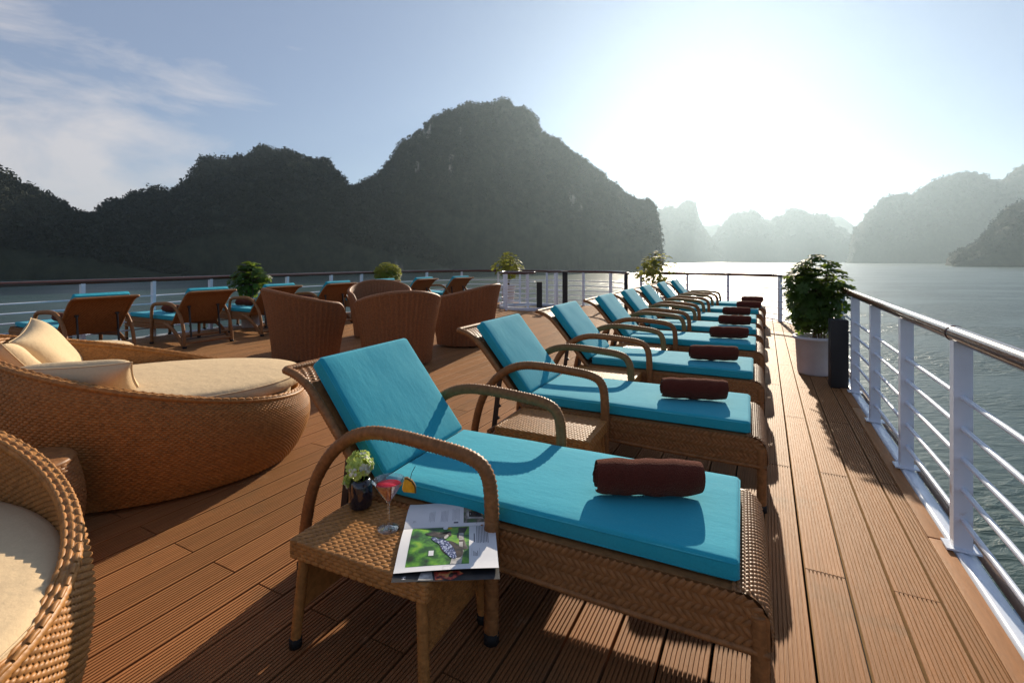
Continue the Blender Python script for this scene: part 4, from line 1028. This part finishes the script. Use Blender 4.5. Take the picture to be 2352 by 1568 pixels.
gx, gy = at(892.4, 1216, TZ)
ck = empty('cocktail', (gx, gy, T0), label='martini glass of pink cocktail on the near woven table', cat='cocktail')
prof = [(0, 0.0), (0.038, 0.0), (0.0395, 0.0015), (0.030, 0.004), (0.014, 0.0075), (0.006, 0.013), (0.0038, 0.025), (0.0036, 0.075), (0.0050, 0.086), (0.0085, 0.094), (0.0555, 0.1665), (0.0562, 0.168), (0.0548, 0.168), (0.0072, 0.0968), (0.0, 0.0955)]
m = MB(); m.lathe(prof, 48); m.build('glass', M['glass'], ck)
m = MB(); m.lathe([(0, 0.0962), (0.0066, 0.0972), (0.0425, 0.1505), (0.0425, 0.1512), (0, 0.1512)], 48); m.build('drink', M['drink'], ck)
pw = empty('pineapple_wedge', (gx + 0.052 * RT[0], gy + 0.052 * RT[1], T0 + 0.160), YAW + R_(12), label='pineapple wedge with a cherry stick hooked on the rim of the glass', cat='fruit wedge')
m = MB(); t = np.linspace(R_(-12), R_(78), 9); 
P = [np.stack([-0.006 + 0.044 * np.cos(t) * k, np.full(9, y), -0.030 + 0.044 * np.sin(t) * k], -1) for k, y in ((0.12, -.0055), (1, -.0055), (1, .0055), (0.12, .0055))]
m.grid(np.array(P)); m.build('flesh', M['pine'], pw)
m = MB(); P = [np.stack([-0.006 + 0.044 * np.cos(t) * (k + 0.03 * np.sin(t * 17)), np.full(9, y), -0.030 + 0.044 * np.sin(t) * (k + 0.03 * np.sin(t * 17))], -1) for k, y in ((1.0, -.006), (1.12, -.005), (1.12, .005), (1.0, .006))]
m.grid(np.array(P)); m.build('rind', M['pine_rind'], pw, smooth=False)
m = MB(); m.tube([(0.022, 0, 0.006), (0.028, 0, 0.03), (0.040, 0, 0.052)], 0.0012, 5); m.build('stick', M['vase'], pw)

# the open magazine
mx_, my_ = -0.968, 1.385; MR = R_(32.7); MW, MH = 0.236, 0.312
mg = empty('magazine', (mx_, my_, T0 + 0.001), MR, label='open magazine with a green garden photograph hanging over the table corner', cat='magazine')
def pageA(u, v):   # near page: u along the spine (0..1), v away from the spine
    u = np.asarray(u, float); v = np.asarray(v, float)
    return np.stack([(u - .5) * MH, -v * MW, 0.004 + 0.010 * np.sin(np.pi * np.clip(v * 1.15, 0, 1)) ** 0.8 * (1 - .55 * v) + 0.003 * np.sin(3.1 * u) * v], -1)
def pageB(u, v):   # far page, lifting against the lounger
    u = np.asarray(u, float); v = np.asarray(v, float)
    return np.stack([(u - .5) * MH * (1 - 0.02 * v), v * MW * (0.66 - 0.22 * u), 0.005 + 0.010 * np.sin(np.pi * v) + (0.004 + 0.055 * u ** 1.5) * v ** 1.6], -1)
def sheet(S, u0, u1, v0, v1, lift, nu=14, nv=14):
    U, V = np.meshgrid(np.linspace(u0, u1, nu), np.linspace(v0, v1, nv), indexing='ij'); G = S(U.ravel(), V.ravel()).reshape(nu, nv, 3).copy(); G[:, :, 2] += lift
    return G
for S, fl_ in ((pageA, True), (pageB, False)):
    m = MB()
    for k in range(4):
        g = sheet(S, 0, 1, 0, 1 - 0.006 * k, -0.0009 * k); m.grid(g[::-1] if fl_ else g); m.grid(g if fl_ else g[::-1])
    pg = m.build('page', M['paper'], mg)
def photo_mat(name, cols, sc):
    mm = bpy.data.materials.new(name); mm.use_nodes = True; nt = mm.node_tree; b = nt.nodes['Principled BSDF']; b.inputs['Roughness'].default_value = 0.4
    tc = nt.nodes.new('ShaderNodeTexCoord'); nz = nt.nodes.new('ShaderNodeTexNoise'); nz.inputs['Scale'].default_value = sc; nz.inputs['Detail'].default_value = 6; cr = nt.nodes.new('ShaderNodeValToRGB')
    el = cr.color_ramp.elements
    while len(el) < len(cols): el.new(0.5)
    for e, (p_, c_) in zip(el, cols): e.position = p_; e.color = (*c_, 1)
    nt.links.new(tc.outputs['Object'], nz.inputs['Vector']); nt.links.new(nz.outputs['Fac'], cr.inputs[0]); nt.links.new(cr.outputs[0], b.inputs['Base Color'])
    return mm
green = photo_mat('print_garden', [(0.33, (0.004, 0.015, 0.006)), (0.45, (0.015, 0.10, 0.008)), (0.56, (0.09, 0.28, 0.015)), (0.68, (0.25, 0.42, 0.03))], 26)
green2 = photo_mat('print_lawn', [(0.35, (0.05, 0.12, 0.03)), (0.5, (0.10, 0.10, 0.08)), (0.62, (0.25, 0.22, 0.18)), (0.75, (0.12, 0.25, 0.06))], 60)
speck = photo_mat('print_speckle', [(0.40, (0.005, 0.01, 0.05)), (0.52, (0.03, 0.06, 0.2)), (0.60, (0.45, 0.5, 0.65))], 170)
dark = photo_mat('print_dark', [(0.4, (0.004, 0.003, 0.004)), (0.62, (0.05, 0.03, 0.02))], 60)
grey = photo_mat('print_grey', [(0.4, (0.25, 0.24, 0.23)), (0.62, (0.5, 0.48, 0.45))], 50)
coverm = photo_mat('print_cover', [(0.42, (0.012, 0.012, 0.014)), (0.58, (0.03, 0.026, 0.024))], 20)
redm = photo_mat('print_food', [(0.38, (0.03, 0.01, 0.008)), (0.5, (0.45, 0.05, 0.03)), (0.62, (0.5, 0.25, 0.08))], 55)
def decal(S, pts, mt, lift, name='print', near=True):
    """flat print: polygon given in (u,v) page coordinates, following the page"""
    p_ = np.array(pts, float); c = p_.mean(0); n = len(p_)
    rings = [c + (p_ - c) * k for k in (1.0, 0.66, 0.33)]
    V = np.concatenate([S(r[:, 0], r[:, 1]) for r in rings] + [S(c[0:1], c[1:2])]); V[:, 2] += lift
    q = []; t = []
    for k in range(2):
        for i in range(n): q.append((k * n + i, k * n + (i + 1) % n, (k + 1) * n + (i + 1) % n, (k + 1) * n + i))
    for i in range(n): t.append((2 * n + i, 2 * n + (i + 1) % n, 3 * n))
    mm = MB(); mm.add(V, q, t); o = mm.build(name, mt, mg, smooth=True); return o
def rect(S, u0, u1, v0, v1, mt, lift=0.0006, name='photo', n=10):
    mm = MB(); g = sheet(S, u0, u1, v0, v1, lift, n, n); mm.grid(g if S is pageB else g[::-1]); return mm.build(name, mt, mg)
rect(pageA, 0.10, 0.715, 0.02, 0.90, green)
E_ = lambda cu, cv, a, b, rot, n=18: [(cu + a * math.cos(t) * math.cos(rot) - b * math.sin(t) * math.sin(rot), cv + a * math.cos(t) * math.sin(rot) + b * math.sin(t) * math.cos(rot)) for t in np.linspace(0, 6.283, n, endpoint=False)]
decal(pageA, [(0.56, 0.66), (0.66, 0.64), (0.64, 0.90), (0.53, 0.90)], grey, 0.0011)
decal(pageA, [(0.60, 0.06), (0.70, 0.05), (0.70, 0.62), (0.61, 0.62), (0.585, 0.3)], dark, 0.0011)
decal(pageA, [(0.605, 0.24), (0.655, 0.24), (0.66, 0.42), (0.61, 0.42)], grey, 0.0015)
decal(pageA, [(0.61, 0.46), (0.65, 0.46), (0.65, 0.58), (0.615, 0.56)], grey, 0.0015)
decal(pageA, E_(0.535, 0.60, 0.10, 0.20, R_(-24)), dark, 0.0013)
decal(pageA, E_(0.495, 0.58, 0.055, 0.235, R_(-20)), speck, 0.0018)
decal(pageA, [(0.24, 0.20), (0.33, 0.165), (0.47, 0.20), (0.52, 0.16), (0.53, 0.30), (0.44, 0.36), (0.36, 0.31), (0.27, 0.25)], dark, 0.0016)
decal(pageA, E_(0.375, 0.40, 0.03, 0.10, R_(-30)), speck, 0.0019)
decal(pageA, E_(0.475, 0.32, 0.02, 0.055, 0.2), grey, 0.0019)
decal(pageA, E_(0.46, 0.06, 0.028, 0.055, 0), M['paper'], 0.0016)
decal(pageA, E_(0.505, 0.07, 0.026, 0.03, 0), M['pine'], 0.0017)
decal(pageA, [(0.31, 0.62), (0.36, 0.62), (0.36, 0.72), (0.31, 0.72)], M['paper'], 0.0016)
rect(pageB, 0.655, 0.925, 0.10, 0.62, green2)
decal(pageB, [(0.69, 0.22), (0.88, 0.20), (0.87, 0.25), (0.71, 0.27), (0.70, 0.52), (0.685, 0.52)], grey, 0.0012)
decal(pageB, [(0.715, 0.28), (0.86, 0.26), (0.86, 0.44), (0.715, 0.46)], dark, 0.0013)
decal(pageB, E_(0.87, 0.40, 0.02, 0.07, 0), M['pine'], 0.0016)
txt = MB(); txg = MB()
def line(mb_, S, u, v0, v1, w):
    g = sheet(S, u, u + w, v0, v1, 0.0007, 2, 6); mb_.grid(g if S is pageB else g[::-1])
rg = random.Random(9)
for k in range(8): line(txt, pageA, 0.795 + k * 0.0165, 0.02 + 0.0 * k if k < 6 else 0.14, 0.50 - rg.uniform(0, .02), 0.0055)
line(txt, pageA, 0.765, 0.26, 0.47, 0.010)
for k in range(4): line(txt, pageA, 0.76 + k * 0.013, 0.66 + 0.02 * ((k * 7) % 3), 0.76, 0.005)
for a in (0.742, 0.82): line(txg, pageA, a, 0.60, 0.76, 0.003)
line(txt, pageA, 0.955, 0.18, 0.23, 0.006); line(txt, pageA, 0.935, 0.20, 0.215, 0.009)
for c0, n_, a, b in ((0.265, 5, 0.16, 0.55), (0.40, 6, 0.14, 0.58), (0.53, 6, 0.18, 0.62)):
    for k in range(n_): line(txg, pageB, c0 + k * 0.0145, a + rg.uniform(0, .05), b - rg.uniform(0, .06), 0.004)
line(txt, pageB, 0.545, 0.10, 0.145, 0.05)
txt.build('text_lines', M['ink'], mg, kind='stuff'); txg.build('text_lines', M['inkgrey'], mg, kind='stuff')
def letters(s, size, S, u, v, mt, rot, lift, name='lettering'):
    c = bpy.data.curves.new(name, 'FONT'); c.body = s; c.size = size; c.extrude = 0.0001
    o = bpy.data.objects.new(name, c); COL.objects.link(o)
    dg = bpy.context.evaluated_depsgraph_get(); me = bpy.data.meshes.new_from_object(o.evaluated_get(dg)); bpy.data.objects.remove(o)
    me.materials.clear(); me.materials.append(mt)
    p_ = S(np.array([u]), np.array([v]))[0]
    return link(name, me, mg, (p_[0], p_[1], p_[2] + lift), rot)
letters('THE', 0.016, pageB, 0.125, 0.14, M['inkgrey'], (0.1, 0, R_(90)), 0.002)
# the front cover sticking out below the pages
def cover(u, v):
    u = np.asarray(u, float); v = np.asarray(v, float)
    return np.stack([(u - .5) * MH * 1.01, -v * (MW + 0.030), 0.001 + 0.002 * np.sin(3.1 * v) - 0.012 * np.clip(v - .7, 0, 1) - 0.008 * u * v], -1)
rect(cover, 0, 1, 0, 1, coverm, 0.0, 'cover')
decal(cover, [(0.26, 0.86), (0.36, 0.86), (0.38, 0.985), (0.24, 0.985)], grey, 0.0008)
decal(cover, [(0.38, 0.86), (0.62, 0.86), (0.66, 0.90), (0.55, 0.99), (0.40, 0.985)], redm, 0.0008)
decal(cover, E_(0.545, 0.92, 0.022, 0.035, 0.3), dark, 0.0012)
letters('HO', 0.016, cover, 0.125, 0.97, M['paper'], (0, 0, R_(90)), 0.001)

# ------------------------------------------------------------------ potted plants
def palmate(nl, ln, wd, droop, name, mt):
    m = MB()
    for k in range(nl):
        a = 2 * np.pi * k / nl + 0.2; c, s = math.cos(a), math.sin(a); P = []
        for d, w in ((0.10, 0.05), (0.32, 0.7), (0.62, 1.0), (0.86, 0.7), (1.0, 0.06)):
            z = 0.20 * d - droop * d * d
            P.append([((d * c) * ln - u * w * wd * s, (d * s) * ln + u * w * wd * c, z * ln + 0.25 * abs(u) * w * wd) for u in (-1, 0, 1)])
        m.grid(np.array(P))
    m.tube([(0, 0, -0.35 * ln), (0, 0, 0)], 0.0016, 4, caps=False)
    return m.mesh(name, mt)
def pot_mesh(r0, r1, h):
    m = MB(); m.lathe([(0, 0.0), (r0 * 0.97, 0.0), (r0, 0.012), (r0 + 0.004, 0.03), (r0 + (r1 - r0) * 0.93, h * 0.90), (r1 * 1.10, h * 0.915), (r1 * 1.14, h * 0.94), (r1 * 1.14, h * 0.975), (r1 * 1.10, h), (r1 * 1.02, h), (r1 * 0.98, h * 0.96), (r1 * 0.95, h * 0.90), (0, h * 0.90)], 44)
    return m
def plant(loc, pot, crown, n, ls, mt, seed, label, shape='bush', stems=5, stemtop=0.5, lim=300, nl=7, skirt=True):
    """pot=(r0,r1,h); crown=(centre z, rx, rz)"""
    rg = np.random.default_rng(seed)
    root = empty('potted_plant', (loc[0], loc[1], 0), label=label, cat='potted plant')
    r0, r1, h = pot; pot_mesh(r0, r1, h).build('pot', M['pot'], root)
    m = MB()
    for k in range(130):
        a, q = rg.random() * 6.283, math.sqrt(rg.random()) * r1 * 0.93; s = rg.uniform(0.007, 0.014); c = np.array([q * math.cos(a), q * math.sin(a), h * 0.905])
        v = np.array([[1, 0, 0], [-1, 0, 0], [0, 1, 0], [0, -1, 0], [0, 0, .8], [0, 0, -.5]]) * s * rg.uniform(.7, 1.2, (6, 3)) + c
        m.add(v, None, [(0, 2, 4), (2, 1, 4), (1, 3, 4), (3, 0, 4), (2, 0, 5), (1, 2, 5), (3, 1, 5), (0, 3, 5)])
    m.build('pebbles', M['pebble'], root, kind='stuff', smooth=True)
    cz, rx, rz = crown; tips = []
    for k in range(n):
        for _ in range(60):
            d = rg.normal(size=3); d /= np.linalg.norm(d); q = rg.random() ** 0.36
            if shape == 'ball': q = 0.75 + 0.28 * rg.random()
            p_ = d * np.array([rx, rx, rz]) * q
            lump = 1 + 0.22 * math.sin(3.1 * math.atan2(p_[1], p_[0]) + seed) + 0.15 * math.sin(5 * p_[2] / rz + seed * 2)
            if shape == 'ball': lump = 1
            if shape == 'spire': 
                f = (p_[2] / rz + 1) / 2; lump *= 0.45 + 1.0 * math.sin(math.pi * min(1, 0.15 + f * 0.8)) 
            p_[:2] *= lump
            if shape == 'bush' and p_[2] > 0.35 * rz and rg.random() < 0.45 and p_[0] > 0.2 * rx: continue
            break
        tips.append(p_ + np.array([0, 0, cz]))
    tips = np.array(tips)
    m = MB()
    bases = [np.array([rg.normal() * r1 * 0.25, rg.normal() * r1 * 0.25, h * 0.9]) for _ in range(stems)]
    tops = [np.array([rg.normal() * rx * 0.35, rg.normal() * rx * 0.35, cz + rz * stemtop * rg.uniform(0.6, 1.2)]) for _ in range(stems)]
    if shape == 'ball': bases = [np.array([0, 0, h * .9])]; tops = [np.array([0.0, 0.0, cz])]
    lines = []
    for b, t in zip(bases, tops):
        p_ = smooth_path([b, b * 0.6 + t * 0.4 + rg.normal(size=3) * 0.02, t], 5); lines.append(p_)
        m.tube(p_, np.linspace(0.011, 0.004, len(p_)), 6)
    allp = np.concatenate(lines)
    for t in tips[::2]:
        k = np.argmin(np.linalg.norm(allp - t + np.array([0, 0, 0.08]), axis=1)); m.tube([allp[k], (allp[k] + t) / 2 + np.array([0, 0, .012]), t], 0.0022, 4, caps=False)
    m.build('stem', M['stem'], root)
    me = [palmate(nl, ls * q, ls * 0.27 * q, dr, 'leaf', M[mt]) for q, dr in ((1.0, 0.25), (0.85, 0.45), (1.1, 0.1))]
    order = rg.permutation(n); extra = MB()
    for i_, k in enumerate(order):
        p_ = tips[k]; out = p_ - np.array([0, 0, cz - rz * 0.4]); out /= np.linalg.norm(out) + 1e-9
        d = Vector(out * 0.8 + np.array([0, 0, 0.65]) + rg.normal(size=3) * 0.35).normalized()
        Q = d.to_track_quat('Z', 'Y') @ Matrix.Rotation(rg.random() * 6.28, 3, 'Z').to_quaternion(); s = rg.uniform(0.7, 1.15)
        if i_ < lim:
            o = link('leaf', me[i_ % 3], root, tuple(p_)); o.rotation_euler = Q.to_euler(); o.scale = (s, s, s)
        else:
            src = me[i_ % 3]; V = np.empty(len(src.vertices) * 3); src.vertices.foreach_get('co', V); V = V.reshape(-1, 3) @ np.array(Q.to_matrix()).T * s + p_
            extra.add(V, [tuple(f.vertices) for f in src.polygons if len(f.vertices) == 4])
    if extra.n: extra.build('foliage', M[mt], root, kind='stuff')
    return root
plant((0.50, 6.50), (0.165, 0.192, 0.43), (0.90, 0.30, 0.455), 640, 0.066, 'leaf', 3, 'big dark leafy bush in a white pot beside the starboard walkway', stems=7, lim=290, stemtop=0.55)
plant((-2.28, 11.72), (0.15, 0.18, 0.42), (1.06, 0.36, 0.44), 300, 0.055, 'leaf2', 8, 'loose yellow-green shrub at the bow, seen behind the farthest loungers', shape='spire', stems=8, stemtop=0.8)
px_, py_ = at(1167, 697)
plant((px_, py_), (0.17, 0.20, 0.55), (1.12, 0.32, 0.44), 300, 0.058, 'leaf2', 14, 'yellow-green shrub in a white pot behind the stairwell guard rail', shape='spire', stems=6, stemtop=0.7)
plant((-8.60, 9.55), (0.15, 0.18, 0.36), (0.93, 0.34, 0.30), 520, 0.055, 'leaf2', 20, 'clipped round bush like a ball near the port railing', shape='ball', stems=1, lim=240, nl=5)
plant((-8.80, 5.95), (0.16, 0.19, 0.42), (0.90, 0.31, 0.37), 380, 0.068, 'leaf', 26, 'leafy green bush standing behind the third port lounger', stems=6, lim=240)
